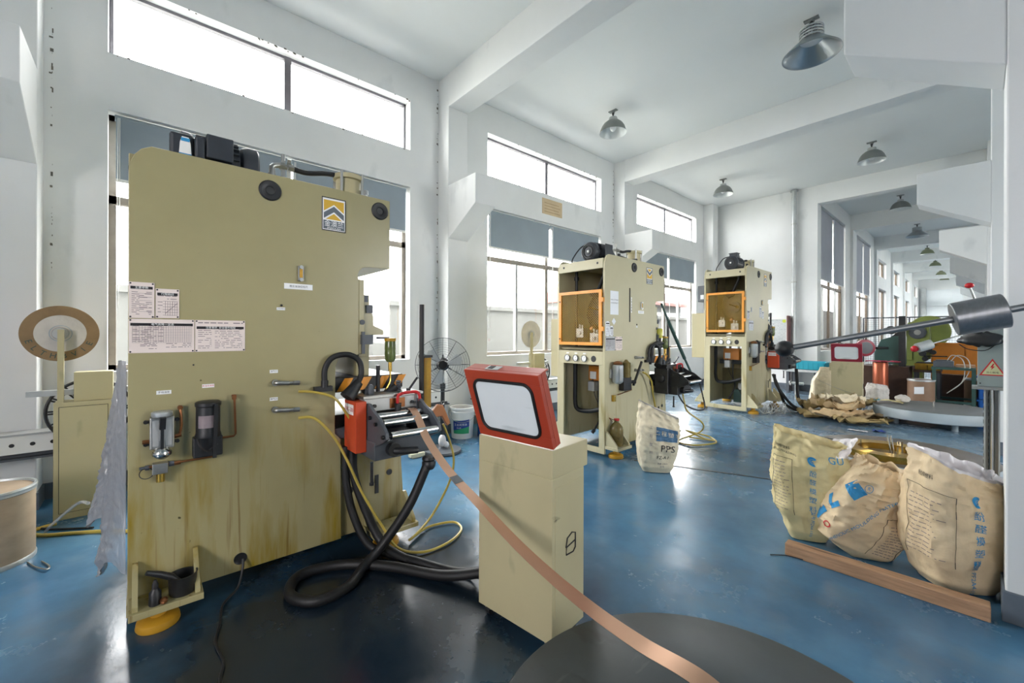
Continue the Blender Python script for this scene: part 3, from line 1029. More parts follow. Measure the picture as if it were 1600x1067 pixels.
def press(label, loc, variant, scale=None):
    r = thing('press_machine', label, 'press', (0, 0, 0), 'cream hydraulic presses in a row', org=(0, 0, 0))
    PM = M['press'] if variant == 1 else M['press_clean_lit']
    MB().prism(SIDE, 'X', -0.025, 0).build('side_plate', PM, r, bevel=0.003, smooth=False)
    MB().prism(SIDE, 'X', -PW, -PW + 0.025).build('side_plate', PM, r, bevel=0.003, smooth=False)
    MB().box(-PW + .025, 0.05, 2.15, -.025, 1.27, 2.17).build('top_plate', PM, r, smooth=False)
    t = MB().box(-PW + .025, 0.0, 2.075, -.025, 0.03, 2.185)
    t.build('back_top_bar', PM, r, bevel=0.004, smooth=False)
    hb = MB()
    for x in (-PW + .1, -.1):
        hb.cyl((x, -.002, 2.135), (x, .001, 2.135), 0.013, n=12)
    hb.build('bolt_hole', M['black'], r)
    MB().box(-PW + .025, 0.0, 1.005, -.025, 0.025, 1.155).build('gauge_panel', PM, r, bevel=0.003, smooth=False)
    MB().box(-PW + .025, 0.0, .09, -PW + .10, 0.025, 1.005).build('back_post', PM, r, smooth=False)
    MB().box(-.075, 0.0, .09, -.025, 0.025, 1.005).build('back_post', PM, r, smooth=False)
    MB().box(-PW, -.004, .035, 0, 0.025, .095).build('bottom_bar', PM, r, bevel=0.004, smooth=False)
    MB().box(-PW + .025, 0.88, 1.22, -.025, 0.90, 2.15).build('inner_plate', M['press_in'], r, smooth=False)
    MB().box(-PW + .025, 0.75, .09, -.12 if variant == 3 else -.025, 0.77, .62).build('inner_plate', M['press_in'], r, smooth=False)
    MB().box(-PW + .025, 0.03, 1.165, -.025, 0.88, 1.19).build('inner_shelf', M['press_in'], r, smooth=False)
    MB().prism([(1.275, 2.225), (1.275, 1.775), (1.255, 1.775), (1.255, 2.225)], 'X', -PW + .025, -.025).build('head_front', PM, r, smooth=False)
    MB().box(-PW + .025, 1.09, 1.775, -.025, 1.255, 1.795).build('head_underside', PM, r, smooth=False)
    # gauges
    if variant > 1:
        for i in range(3):
            x = -PW + .165 + i * .125
            g = MB().lathe([(0.0, .001), (.030, .001), (.036, -.004), (.040, -.018), (.036, -.022), (.032, -.014), (0.0, -.014)], (x, 0, 1.07), (0, 1, 0), 24).build('gauge', M['steel'], r)
            MB().cyl((x, -.0145, 1.07), (x, -.0155, 1.07), .030, n=24).build('dial', M['white_ink'], g)
            MB().beam((x, -.0165, 1.07), (x + .014, -.0165, 1.088), .003, .001).box(x - .012, -.017, 1.05, x + .012, -.016, 1.053).build('needle', M['ink'], g)
            MB().box(x - .02, -.003, 1.118, x + .02, -.0005, 1.133).build('gauge_tag', M['white_plastic'], r, smooth=False)
        MB().lathe([(0, -.003), (.034, -.003), (.036, .001)], (-PW + .165 + 3 * .125, 0, 1.07), (0, 1, 0), 24).build('blank_plug', M['black'], r)
    # orange mesh door
    if variant > 1:
        d = MB()
        x0, x1, z0, z1, f = -.645, -.03, 1.222, 1.84, .034
        d.box(x0, -.024, z0, x1, -.002, z0 + f).box(x0, -.024, z1 - f, x1, -.002, z1).box(x0, -.024, z0 + f, x0 + f, -.002, z1 - f).box(x1 - f, -.024, z0 + f, x1, -.002, z1 - f)
        do = d.build('mesh_door', M['orange'], r, smooth=False)
        ms = MB()
        W, H = x1 - x0 - 2 * f, z1 - z0 - 2 * f
        st = .028
        for sgn in (1, -1):
            k = -H
            while k < W:
                pts = []
                for (u, v) in ((k, 0), (k + H, H)):
                    pts.append((u, v))
                (ua, va), (ub, vb) = pts
                if ua < 0:
                    va, ua = -ua, 0
                if ub > W:
                    vb, ub = vb - (ub - W), W
                if vb > va:
                    if sgn < 0:
                        ua, ub = W - ua, W - ub
                    ms.beam((x0 + f + ua, -.012, z0 + f + va), (x0 + f + ub, -.012, z0 + f + vb), .0028, .0028, (0, 1, 0))
                k += st
        ms.build('expanded_mesh', M['yellow_dirty'], do, smooth=False)['kind'] = 'stuff'
        for z in (1.38, 1.70):
            MB().box(-.035, -.03, z, -.005, -.002, z + .05).build('hinge', M['orange'], do, smooth=False)
        MB().cyl((x0 + .015, -.03, 1.73), (x0 + .015, -.022, 1.73), .008).cyl((x0 + .015, -.03, 1.29), (x0 + .015, -.022, 1.29), .008).build('screw', M['black'], do)
    # inside
    fl = MB().lathe([(.04, -.06), (.235, -.06), (.25, -.045), (.25, .045), (.235, .06), (.04, .06)], (-.29, .42, 1.60 + (.06 if variant == 3 else 0)), (0, 1, 0), 36).build('flywheel', M['press_in'] if variant == 3 else M['dark_metal'], r)
    fs = MB()
    for k in range(36):
        a = 2 * math.pi * k / 36
        c0, s0 = math.cos(a), math.sin(a)
        zc = 1.60 + (.06 if variant == 3 else 0)
        fs.beam((-.29 + .10 * c0, .357, zc + .10 * s0), (-.29 + .21 * c0, .357, zc + .21 * s0), .007, .006, (0, 1, 0))
    fs.build('flywheel_slots', M['dark_metal'] if variant == 3 else M['press_in'], fl)['kind'] = 'stuff'
    MB().cyl((-.29, .36, 1.62), (-.29, .30, 1.62), .085, n=24).build('bearing_cap', M['dark_metal'], r)
    MB().cyl((-.33, .16, 1.66), (-.25, .30, 1.62), .008).cyl((-.26, .28, 1.625), (-.24, .31, 1.615), .022).build('brass_fitting', M['brass'], r)
    MB().tube(spl([(-.56, .2, 2.14), (-.56, .2, 1.9), (-.56, .2, 1.5), (-.56, .2, 1.2)], 4), .018, 10).cyl((-.56, .2, 2.0), (-.56, .2, 2.04), .03).build('pressure_pipe', M['black'], r)
    MB().tube(spl([(-.2, .3, 2.14), (-.25, .3, 2.0), (-.35, .33, 1.84), (-.42, .35, 1.78)], 5), .022, 10).sphere((-.38, .33, 1.84), .07, 14, (1.2, .8, .8)).build('black_hose', M['rubber'], r)
    for (x, z, s) in ((-.43, 1.36, .055), (-.22, 1.30, .06)):
        v = MB().box(x - s, .10, z - s, x + s, .18, z + s).build('valve_block', M['steel'], r, bevel=.005, smooth=False)
        MB().cyl((x, .10, z), (x, .085, z), .022).cyl((x - .02, .13, z + s), (x - .02, .13, z + s + .05), .012).cyl((x + .02, .13, z + s), (x + .02, .13, z + s + .04), .012).build('valve_knob', M['white_plastic'], v)
    MB().cyl((-.32, .2, 1.40), (-.27, .2, 1.42), .05).build('small_motor', M['copper'], r)
    # lower bay
    ob = MB().box(-.50, .36, .78, -.24, .52, .96).build('junction_box', M['orange_board'], r, bevel=.006, smooth=False)
    MB().box(-.47, .35, .80, -.38, .36, .89).build('socket', M['white_plastic'], ob, smooth=False)
    MB().box(-.46, .30, .66, -.37, .38, .77).build('switch_box', M['alu_light'], r, smooth=False)
    MB().tube(spl([(-.56, .18, 1.0), (-.56, .18, .75), (-.56, .18, .52), (-.52, .18, .44), (-.40, .2, .43), (-.26, .22, .46), (-.10, .24, .52)], 5), .026, 10).build('black_hose', M['rubber'], r)
    MB().tube(spl([(-.33, .34, .78), (-.33, .34, .5), (-.30, .34, .36), (-.36, .3, .2)], 6), .012, 8).cyl((-.36, .3, .2), (-.38, .28, .16), .02).build('drain_hose', M['rubber'], r)
    MB().tube(spl([(-.42, .34, .80), (-.40, .36, .6), (-.28, .4, .35), (-.16, .5, .1)], 6), .005, 6).build('power_cord', M['black'], r)
    if variant == 3:
        MB().box(-.36, .45, .10, -.10, .65, .30).build('oil_tray', M['dark_green'], r, smooth=False)
        MB().box(-.30, .5, .30, -.12, .62, .40).build('tray_lid', M['alu_light'], r, smooth=False)
    # bolster, pedestal and ram at the front
    pd = MB()
    pd.prism([(-PW + .03, .09), (-.03, .09), (-.035, .70), (-PW + .035, .70)], 'Y', .955, 1.36)
    pd.prism([(1.36, .09), (1.40, .09), (1.362, .70), (1.36, .70)], 'X', -PW + .03, -.03)
    pd.build('pedestal', PM, r, smooth=False)
    MB().cyl((-.033, 1.02, .36), (-.029, 1.02, .36), .028, n=20).build('access_hole', M['black'], r)
    MB().box(-.034, 1.19, .30, -.027, 1.215, .42).build('access_slot', M['black'], r)
    MB().cyl((-.034, 1.29, .42), (-.029, 1.29, .42), .02, n=16).build('access_hole', M['black'], r)
    MB().box(-PW + .01, .62, .70, -.01, 1.50, .765).build('bolster_plate', M['gunmetal'], r, bevel=.004, smooth=False)
    MB().box(-PW + .08, .80, .765, -.06, 1.42, .84).build('lower_die', M['dark_metal'], r, bevel=.004, smooth=False)
    MB().box(-PW + .05, .92, .985, -.02, 1.38, 1.075).build('upper_die', M['black'], r, bevel=.004, smooth=False)
    hz = MB()
    for k in range(4):
        y = .94 + k * .12
        hz.add([(-.0185, y, .99), (-.0185, y + .055, .99), (-.0185, y + .105, 1.07), (-.0185, y + .05, 1.07)], [(0, 1, 2, 3)])
    hz.build('hazard_stripe', M['orange'], r, smooth=False)
    for y in (.90, 1.33):
        for x in (-.10, -.58):
            MB().cyl((x, y, .84), (x, y, .985), .022).build('guide_post', M['bright_steel'], r)
    MB().box(-PW + .06, 1.075, 1.075, -.055, 1.16, 1.60).build('slide', PM, r, bevel=.004, smooth=False)
    MB().prism([(1.075, 1.20), (1.13, 1.20), (1.16, 1.34), (1.24, 1.34), (1.24, 1.37), (1.17, 1.40), (1.17, 1.46), (1.13, 1.56), (1.08, 1.66)], 'X', -.05, -.015).build('slide_bracket', PM, r, bevel=.003, smooth=False)
    MB().prism([(1.07, 1.22), (1.105, 1.22), (1.105, 1.69), (1.07, 1.69)], 'X', -.02, 0.0).build('gib_strip', PM, r, bevel=.003, smooth=False)
    bb = MB()
    bb.box(-.03, 1.12, 1.48, 0, 1.16, 1.53).box(-.03, 1.10, 1.55, -.005, 1.13, 1.59).box(-.02, 1.085, 1.22, .012, 1.105, 1.36).box(-.02, 1.08, 1.28, .03, 1.15, 1.34).cyl((.0, 1.09, 1.42), (.008, 1.09, 1.42), .016)
    bb.build('gib_bolts', M['gunmetal'], r)
    # oil cup on its arm
    oc = MB().lathe([(.0, 1.16), (.022, 1.162), (.034, 1.18), (.036, 1.22), (.034, 1.235), (.036, 1.25), (.034, 1.29), (.032, 1.30)], (.02, 1.27, 0), n=20).build('oil_cup', M['green_oil'], r)
    MB().lathe([(.034, 1.298), (.037, 1.30), (.037, 1.318), (0, 1.32)], (.02, 1.27, 0), n=20).build('cap', M['yellow_dirty'], oc)
    MB().cyl((.02, 1.27, 1.16), (.02, 1.27, 1.10), .012).tube(spl([(.02, 1.27, 1.10), (.02, 1.27, 1.04), (.03, 1.24, .99), (.03, 1.21, .95)], 5), .006, 6).build('drip_pipe', M['brass'], oc)
    MB().beam((-.03, 1.20, 1.32), (.02, 1.26, 1.32), .02, .014).build('cup_arm', M['gunmetal'], oc)
    MB().cyl((.03, 1.22, .94), (.05, 1.30, 1.0), .028).cyl((0, 1.20, .90), (.04, 1.25, .96), .018).build('oil_valve', M['black'], oc)
    MB().cyl((-.02, 1.205, .84), (-.02, 1.205, 1.14), .013).build('spacer_rod', M['black'], r)
    # feet
    for sx in (0, 1):
        for (ya, yb) in ((.005, .27), (1.10, 1.40)):
            X = (lambda q: q) if sx == 0 else (lambda q: -PW - q)
            fo = MB().box(X(0.0), ya, .095, X(.17), yb, .125).build('foot_plate', PM, r, bevel=.003, smooth=False)
            for yy in (ya + .012, yb - .032):
                MB().prism([(X(0.0), .125), (X(.15), .125), (X(.15), .145), (X(.02), .285), (X(0.0), .285)], 'Y', yy, yy + .02).build('gusset', PM, fo, smooth=False)
            ym = (ya + yb) / 2 - .04
            MB().lathe([(0, 0), (.078, 0), (.082, .008), (.078, .032), (.06, .044), (.03, .046), (.03, .096), (0, .096)], (X(.072), ym + .01, 0), n=28).build('rubber_pad', M['yellow'], fo)
    # top gear: pipe elbow, hose, cylinder
    e = MB().tube(spl([(-.35, .655, 2.17), (-.35, .655, 2.36), (-.35, .66, 2.395), (-.35, .69, 2.41), (-.35, .74, 2.41)], 5), .017, 12)
    e.cyl((-.35, .655, 2.33), (-.35, .655, 2.35), .023).cyl((-.35, .70, 2.41), (-.35, .725, 2.41), .024, n=6).cyl((-.35, .745, 2.41), (-.35, .78, 2.41), .021, n=6)
    e.build('pipe_elbow', M['steel'], r)
    MB().tube(spl([(-.35, .77, 2.41), (-.35, .86, 2.405), (-.35, .97, 2.43), (-.35, 1.06, 2.44)], 6), .017, 10).build('top_hose', M['rubber'], r)
    MB().box(-.37, .71, 2.17, -.345, .73, 2.45).cyl((-.36, .72, 2.45), (-.36, .72, 2.49), .012).build('bracket_post', M['steel'], r)
    cy = MB().lathe([(.0, 2.17), (.10, 2.17), (.10, 2.20), (.082, 2.205), (.082, 2.41), (.10, 2.415), (.10, 2.445), (.03, 2.45), (0, 2.45)], (-.35, 1.13, 0), n=28).build('top_cylinder', M['cabinet'], r)
    tr = MB()
    for a in range(4):
        aa = R(45 + 90 * a)
        tr.cyl((-.35 + .10 * math.cos(aa), 1.13 + .10 * math.sin(aa), 2.19), (-.35 + .10 * math.cos(aa), 1.13 + .10 * math.sin(aa), 2.46), .010, n=8)
    tr.cyl((-.33, 1.24, 2.19), (-.33, 1.24, 2.34), .018).cyl((-.33, 1.24, 2.34), (-.33, 1.24, 2.37), .024)
    tr.build('tie_rods', M['alu_light'], cy)
    MB().box(-.48, 1.02, 2.17, -.22, 1.25, 2.19).build('cylinder_base', M['cabinet'], r, smooth=False)
    # motor: axis along y for the first press, pointing out of the back on the others
    if variant == 1:
        mo = MB().cyl((-.27, .20, 2.31), (-.27, .46, 2.31), .105, n=26).build('motor', M['motor'], r)
        MB().lathe([(0, 0), (.075, 0), (.11, .015), (.122, .04), (.122, .085), (.112, .095), (0, .095)], (-.27, .46, 2.31), (0, 1, 0), 28).build('fan_cover', M['motor'], mo)
        MB().lathe([(0, 0), (.09, 0), (.105, .012), (.125, .03), (.125, .055), (.115, .075)], (-.27, .175, 2.31), (0, 1, 0), 28).build('end_bell', M['motor'], mo)
        fi = MB()
        for k in range(22):
            a = 2 * math.pi * k / 22
            fi.beam((-.27 + .112 * math.cos(a), .265, 2.31 + .112 * math.sin(a)), (-.27 + .112 * math.cos(a), .455, 2.31 + .112 * math.sin(a)), .005, .024, (math.cos(a), 0, math.sin(a)))
        fi.build('cooling_fins', M['motor'], mo, smooth=False)['kind'] = 'stuff'
        tb = MB().box(-.165, .30, 2.275, -.10, .42, 2.40).build('terminal_box', M['motor'], mo, bevel=.006, smooth=False)
        MB().box(-.1005, .252, 2.26, -.1400, .294, 2.375).build('gear_housing', M['motor'], mo, bevel=.01, smooth=False)
        MB().box(-.170, .15, 2.24, -.1380, .25, 2.385).build('pump_block', M['motor'], mo, bevel=.018, smooth=False)
        MB().add([(-.137, .188, 2.275), (-.137, .240, 2.275), (-.137, .236, 2.335), (-.137, .228, 2.365), (-.137, .200, 2.365), (-.137, .192, 2.335)], [(0, 1, 2, 3, 4, 5)]).build('motor_label', M['white_ink'], mo, smooth=False)
        MB().quad((-.1365, .196, 2.342), (0, .036, 0), (0, 0, .018)).quad((-.1365, .188, 2.275), (0, .052, 0), (0, 0, .005)).build('label_print', M['blue_ink'], mo, smooth=False)
        MB().ring((-.27, .34, 2.438), .018, .005, (1, 0, 0), 16, 6).cyl((-.27, .34, 2.40), (-.27, .34, 2.42), .012).build('lifting_eye', M['steel'], mo)
        MB().box(-.38, .22, 2.17, -.16, .46, 2.205).build('motor_base', M['gunmetal'], mo, smooth=False)
    else:
        zc, mx = 2.295, -.27
        mo = MB().cyl((mx, .10, zc), (mx, .36, zc), .100, n=26).build('motor', M['motor'], r)
        MB().lathe([(0, -.004), (.03, -.004), (.034, .004), (.095, .004), (.108, .014), (.112, .03), (.112, .075), (.104, .08)], (mx, .05, zc), (0, 1, 0), 30).build('fan_cover', M['motor'], mo)
        MB().ring((mx, .052, zc), .062, .008, (0, 1, 0), 28, 6).ring((mx, .052, zc), .085, .004, (0, 1, 0), 28, 6).build('fan_grille', M['black'], mo)
        MB().box(mx - .012, .044, zc - .012, mx + .012, .05, zc + .012).build('fan_badge', M['white_plastic'], mo, smooth=False)
        fi = MB()
        for k in range(24):
            a = 2 * math.pi * k / 24
            fi.beam((mx + .106 * math.cos(a), .13, zc + .106 * math.sin(a)), (mx + .106 * math.cos(a), .32, zc + .106 * math.sin(a)), .005, .022, (math.cos(a), 0, math.sin(a)))
        fi.build('cooling_fins', M['motor'], mo, smooth=False)['kind'] = 'stuff'
        (MB().box(mx + .09, .16, zc - .05, mx + .16, .28, zc + .07).box(mx + .16, .15, zc - .06, mx + .17, .29, zc + .08) if variant == 2 else MB().box(mx - .06, .16, zc + .09, mx + .06, .28, zc + .155).box(mx - .07, .15, zc + .155, mx + .07, .29, zc + .165)).build('terminal_box', M['motor'], mo, bevel=.006, smooth=False)
        MB().lathe([(.10, 0), (.115, .01), (.115, .03), (.09, .05), (.05, .12), (.05, .16)], (mx, .35, zc), (0, 1, 0), 26).build('end_bell', M['motor'], mo)
        MB().box(mx - .09, .10, 2.17, mx + .09, .34, 2.20).build('motor_base', M['gunmetal'], mo, smooth=False)
        MB().tube(spl([(mx - .06, .2, zc + .12), (mx - .15, .12, zc + .08), (mx - .22, .05, zc - .05), (mx - .24, .05, 2.17)], 6), .008, 6).build('motor_cable', M['black'], mo)
        MB().tube(spl([(-.16, .5, 2.17), (-.16, .5, 2.27), (-.16, .6, 2.275), (-.16, .72, 2.26), (-.20, .95, 2.30)], 5), .014, 8).cyl((-.16, .55, 2.26), (-.16, .60, 2.26), .026).cyl((-.16, .5, 2.20), (-.16, .5, 2.31), .02).build('side_pipe', M['dark_metal'], r)
    # side face: bushings, logo, sight glass, labels
    rp = MB()
    ringplate(rp, .575, 2.135)
    ringplate(rp, 1.205, 2.145)
    rp.build('lifting_bush', M['black'], r)
    MB().cyl((-.002, .575, 2.135), (.001, .575, 2.135), .022, n=16).cyl((-.002, 1.205, 2.145), (.001, 1.205, 2.145), .022, n=16).build('bush_bore', M['dark_metal'] if variant == 1 else M['ink'], r)
    logo(r, .845, 1.965, .985, 2.165, variant == 2)
    sg = MB().box(0, .715, 1.65, .012, .745, 1.735).build('sight_glass', M['steel'], r, bevel=.002, smooth=False)
    MB().box(.012, .722, 1.668, .016, .738, 1.717).build('oil_window', M['sight'], sg, smooth=False)
    MB().cyl((.012, .73, 1.655), (.022, .73, 1.655), .010).cyl((.012, .73, 1.728), (.022, .73, 1.728), .010).build('sight_screw', M['bright_steel'], sg)
    # fittings with air hoses
    for z in (1.075, .925):
        MB().cyl((-.002, .60, z), (.02, .60, z), .018).tube(spl([(.02, .60, z), (.035, .60, z), (.042, .615, z), (.042, .66, z - .004)], 4), .013, 10).cyl((.042, .66, z - .004), (.042, .70, z - .006), .010, n=6).cyl((.042, .685, z - .005), (.042, .715, z - .007), .014, n=6).build('pipe_fitting', M['steel'], r)
    def label_strip(y0, z0, y1, z1, txt, sz, ink='ink', m='white_ink'):
        p = MB().box(.0005, y0, z0, .0022, y1, z1).build('label_strip', M[m], r, smooth=False)
        if txt:
            MB().text(txt, sz, (.0028, (y0 + y1) / 2, (z0 + z1) / 2)).build('lettering', M[ink], p, smooth=False)
    if variant == 1:
        label_strip(.645, 1.600, .795, 1.632, '液压油油位标尺', .014)
        label_strip(.608, 1.478, .650, 1.493, '上死点微动', .008)
        label_strip(.575, 1.128, .615, 1.146, '进气口', .011)
        label_strip(.575, .975, .615, .993, '排气口', .011)
        label_strip(.10, 1.055, .155, 1.073, '手动油泵', .011)
        label_strip(.275, 1.072, .325, 1.090, '黄油润滑泵', .010, 'red_ink')
        MB().cyl((0, .632, 1.505), (.004, .632, 1.505), .006).cyl((0, .24, 1.19), (.003, .24, 1.19), .004).build('plug_hole', M['ink'], r)
        chart(r, .002, 1.418, .092, 1.585, 'list', '主要参数', M['paper'], 1)
        chart(r, .096, 1.420, .184, 1.560, 'graph', '行程曲线', M['paper'], 2)
        chart(r, .002, 1.255, .243, 1.414, 'table', '电气故障一览表', M['paper'], 3)
        chart(r, .246, 1.255, .458, 1.414, 'rules', '注意事项  安全操作规程', M['paper'], 4)
    elif variant == 2:
        p = MB().box(.0005, .10, 1.565, .002, .255, 1.83).build('notice_sheet', M['paper_white'], r, smooth=False)
        MB().text('非专业人员不得操作', .0165, (.0026, .178, 1.73)).text('工作时请关好防护门', .0165, (.0026, .178, 1.695)).build('lettering', M['ink'], p, smooth=False)
        MB().box(.0, .475, 1.49, .004, .492, 1.885).build('adjusting_slot', M['ink'], r, smooth=False)
        label_strip(.508, 1.60, .528, 1.78, None, 0)
        q = MB()
        for i, ch in enumerate('上死点调整'):
            q.text(ch, .026, (.0032, .518, 1.755 - i * .033))
        q.build('lettering', M['ink'], r, smooth=False)
        label_strip(.665, 1.595, .79, 1.63, '油位标尺', .022, 'ink_grey')
        label_strip(.62, 1.425, .65, 1.45, None, 0)
        MB().cyl((0, .634, 1.462), (.004, .634, 1.462), .009).build('plug_hole', M['ink'], r)
        MB().add([(.003, .165, 1.53), (.003, .205, 1.49), (.003, .165, 1.45), (.003, .125, 1.49)], [(0, 1, 2, 3)]).build('diamond_label', M['paper_white'], r, smooth=False)
        chart(r, .012, 1.325, .085, 1.49, 'list', None, M['paper_white'], 11)
        chart(r, .09, 1.325, .155, 1.44, 'graph', None, M['paper_white'], 12)
        chart(r, .012, 1.165, .19, 1.32, 'table', None, mat('worn_plate', '#b5b6b8', 0.35, metal=0.3, var=.1), 13)
        chart(r, .195, 1.165, .33, 1.32, 'rules', None, M['paper'], 14)
    else:
        for (y0, z0, y1, z1, k) in ((.03, 1.42, .13, 1.55, 'list'), (.10, 1.25, .32, 1.40, 'rules'), (.62, 1.46, .72, 1.62, 'list'), (.74, 1.44, .84, 1.56, 'list'), (.20, 1.53, .26, 1.60, 'list')):
            chart(r, y0, z0, y1, z1, k, None, M['paper_white'], int(y0 * 100))
    # oil pump and grease pump on the side
    if variant == 1:
        a = MB().box(.0, .075, .805, .055, .165, .955).build('oil_pump', M['steel'], r, bevel=.006, smooth=False)
        MB().lathe([(.0, .955), (.038, .955), (.040, .96), (.040, .975), (.034, .98), (0, .98)], (.035, .12, 0), n=24).build('pump_cap', M['galv'], a)
        MB().sphere((.05, .12, .785), .034, 18, (1, 1, .85)).lathe([(.036, .775), (.038, .785), (.036, .792)], (.05, .12, 0), n=20).build('pump_knob', M['bright_steel'], a)
        MB().beam((.062, .12, .80), (.075, .12, .95), .012, .012).beam((.068, .12, .90), (.08, .122, .955), .022, .016).build('pump_lever', M['black'], a)
        MB().box(.055, .085, .82, .058, .108, .94).box(.055, .132, .82, .058, .155, .94).box(.056, .108, .845, .06, .132, .93).build('pump_face', M['alu_light'], a, smooth=False)
        bt = MB()
        for y in (.062, .178):
            for z in (.825, .93):
                bt.cyl((0, y, z), (.015, y, z), .009, n=8)
                bt.box(.0, min(y, .12), z - .006, .008, max(y, .12), z + .006)
        bt.build('pump_bolts', M['black'], a)
        MB().cyl((.02, .05, .84), (.02, .075, .84), .010, n=6).cyl((.02, .165, .85), (.02, .192, .855), .010, n=6).build('copper_nuts', M['copper'], a)
        MB().tube(spl([(.02, .185, .855), (.02, .192, .90), (.02, .19, .96), (.01, .188, .985)], 5), .006, 8).cyl((0, .188, .985), (.02, .188, .985), .011).build('copper_line', M['copper'], r)
        g = MB().box(.0, .235, .735, .06, .355, .835).build('grease_pump', M['black'], r, bevel=.006, smooth=False)
        MB().lathe([(.0, .835), (.052, .835), (.054, .845), (.050, .86), (.050, .985), (.054, .99), (.054, 1.005), (.045, 1.012), (0, 1.014)], (.055, .295, 0), n=28).build('grease_pot', M['black'], g)
        MB().grid(lambda u, v: Vector((.055 + .0509 * math.cos(R(-55) + R(80) * u), .295 + .0509 * math.sin(R(-55) + R(80) * u), .885 + .06 * v)), 12, 2).build('pot_label', M['ink_grey'], g, fix=False)
        MB().beam((.115, .315, .74), (.115, .322, 1.0), .016, .012).build('pump_lever', M['rubber'], g)
        MB().tube(spl([(.07, .25, .84), (.10, .26, .80), (.09, .29, .77), (.08, .33, .80)], 5), .005, 6).build('pump_wire', M['ink'], g)
        MB().tube([(.03, .35, .815), (.03, .405, .815), (.03, .413, .825), (.03, .408, 1.01)], .0055, 8).cyl((.0, .407, 1.02), (.04, .407, 1.02), .009).cyl((.03, .407, 1.005), (.03, .407, 1.03), .010, n=6).build('copper_line', M['copper'], r)
        MB().tube([(.03, .325, .80), (.03, .33, .735), (.03, .325, .727), (.03, .07, .722)], .0055, 8).cyl((.03, .325, .79), (.03, .325, .81), .012, n=6).cyl((.03, .165, .723), (.03, .19, .724), .010, n=6).build('copper_line', M['copper'], r)
        mb = MB().box(.0, .085, .685, .045, .142, .735).build('manifold_block', M['steel'], r, bevel=.003, smooth=False)
        MB().cyl((.025, .115, .685), (.025, .115, .645), .016).build('brass_cup', M['brass'], mb)
        MB().cyl((.025, .04, .720), (.025, .085, .722), .007).cyl((.025, .06, .72), (.025, .075, .72), .012, n=6).cyl((.025, .145, .722), (.025, .165, .723), .013, n=6).build('manifold_nuts', M['gunmetal'], mb)
        MB().ring((.03, .065, .695), .025, .002, (1, 0, 0), 18, 5).build('wire_loop', M['black'], mb)
        MB().lathe([(0, .001), (.026, .001), (.030, .004), (.030, -.002)], (0, .44, .155), (1, 0, 0), 24).build('cable_gland', M['black'], r)
    else:
        z0 = .80 if variant == 2 else .84
        a = MB().lathe([(.0, z0), (.03, z0), (.055, z0 + .02), (.06, z0 + .03), (.06, z0 + .20), (.052, z0 + .21), (0, z0 + .215)], (.06, .16, 0), n=24).build('oil_pump', M['galv'], r)
        MB().lathe([(.045, z0 + .208), (.05, z0 + .215), (.05, z0 + .235), (.02, z0 + .25), (0, z0 + .25)], (.06, .16, 0), n=20).build('pump_cap', M['copper'], a)
        MB().box(.11, .12, z0 + .04, .122, .15, z0 + .17).box(0, .09, z0 + .06, .02, .23, z0 + .16).build('pump_plate', M['alu_light'], a, bevel=.003, smooth=False)
        g = MB().box(.0, .27, z0 - .09, .07, .42, z0 + .06).build('grease_pump', M['black'], r, bevel=.006, smooth=False)
        MB().lathe([(.0, z0 + .06), (.05, z0 + .06), (.05, z0 + .22), (.052, z0 + .225), (.03, z0 + .235), (.012, z0 + .26), (0, z0 + .26)], (.055, .33, 0), n=22).build('grease_pot', M['oil_glass'] if variant == 2 else M['black'], g)
        if variant == 2:
            MB().beam((.08, .44, z0 - .04), (.10, .58, z0 + .23), .024, .016).cyl((.04, .40, z0), (.09, .47, z0), .02).build('pump_lever', M['black'], g)
        MB().tube([(.03, .42, z0 - .02), (.03, .47, z0 - .02), (.03, .48, z0 - .10), (.03, .2, z0 - .13)], .005, 6).build('copper_line', M['copper'], g)
        MB().box(0, .13, z0 - .20, .03, .17, z0 - .13).build('brass_cup', M['brass'], r)
        # electrical boxes on the window side
        x0 = -PW - .33
        eb = MB().box(x0, .24, .80, -PW - .005, .62, 1.54).build('electric_box', M['cabinet'], r, bevel=.004, smooth=False)
        if variant == 3:
            sb = MB().box(-PW - .16, .10, 1.72, -PW - .005, .28, 1.98).build('starter_box', M['gunmetal'], r, bevel=.006, smooth=False)
            MB().box(-PW - .11, .097, 1.76, -PW - .05, .10, 1.83).build('starter_label', M['paper_white'], sb, smooth=False)
            MB().tube(spl([(-PW - .06, .15, 1.72), (-PW - .05, .14, 1.60), (-PW - .03, .14, 1.5)], 5), .012, 8).build('starter_cable', M['black'], sb)
    # working lamp on its gooseneck, and the black cable guard
    ln = MB().box(.0, .80, 1.005, .035, .90, 1.035).cyl((.03, .855, 1.03), (.03, .855, 1.07), .02).build('work_lamp', M['black'], r)
    MB().tube(spl([(.03, .855, 1.05), (.03, .857, 1.14), (.035, .90, 1.205), (.045, .985, 1.22), (.055, 1.05, 1.18), (.065, 1.06, 1.10), (.075, 1.03, 1.04)], 6), .017, 10).build('gooseneck', M['rubber'], ln)
    MB().cyl((.075, 1.04, 1.05), (.09, .965, .965), .028, .046, n=20).build('lamp_head', M['black'], ln)
    if variant > 1:
        MB().tube(spl([(.0, .93, .98), (.03, .93, 1.10), (.03, .95, 1.20), (.03, 1.05, 1.24), (.03, 1.18, 1.235)], 5), .022, 10).cyl((.03, 1.12, 1.08), (.03, 1.12, 1.32), .018).cyl((.03, 1.02, 1.20), (.03, 1.14, 1.20), .028).build('air_manifold', M['black'], r)
        if variant == 2:
            MB().lathe([(0, 1.30), (.035, 1.30), (.037, 1.32), (.037, 1.41), (.03, 1.42), (0, 1.42)], (.02, 1.13, 0), n=18).build('oil_bowl', mat('lime_oil_bowl', '#b7b44a', 0.15, var=.1), r)
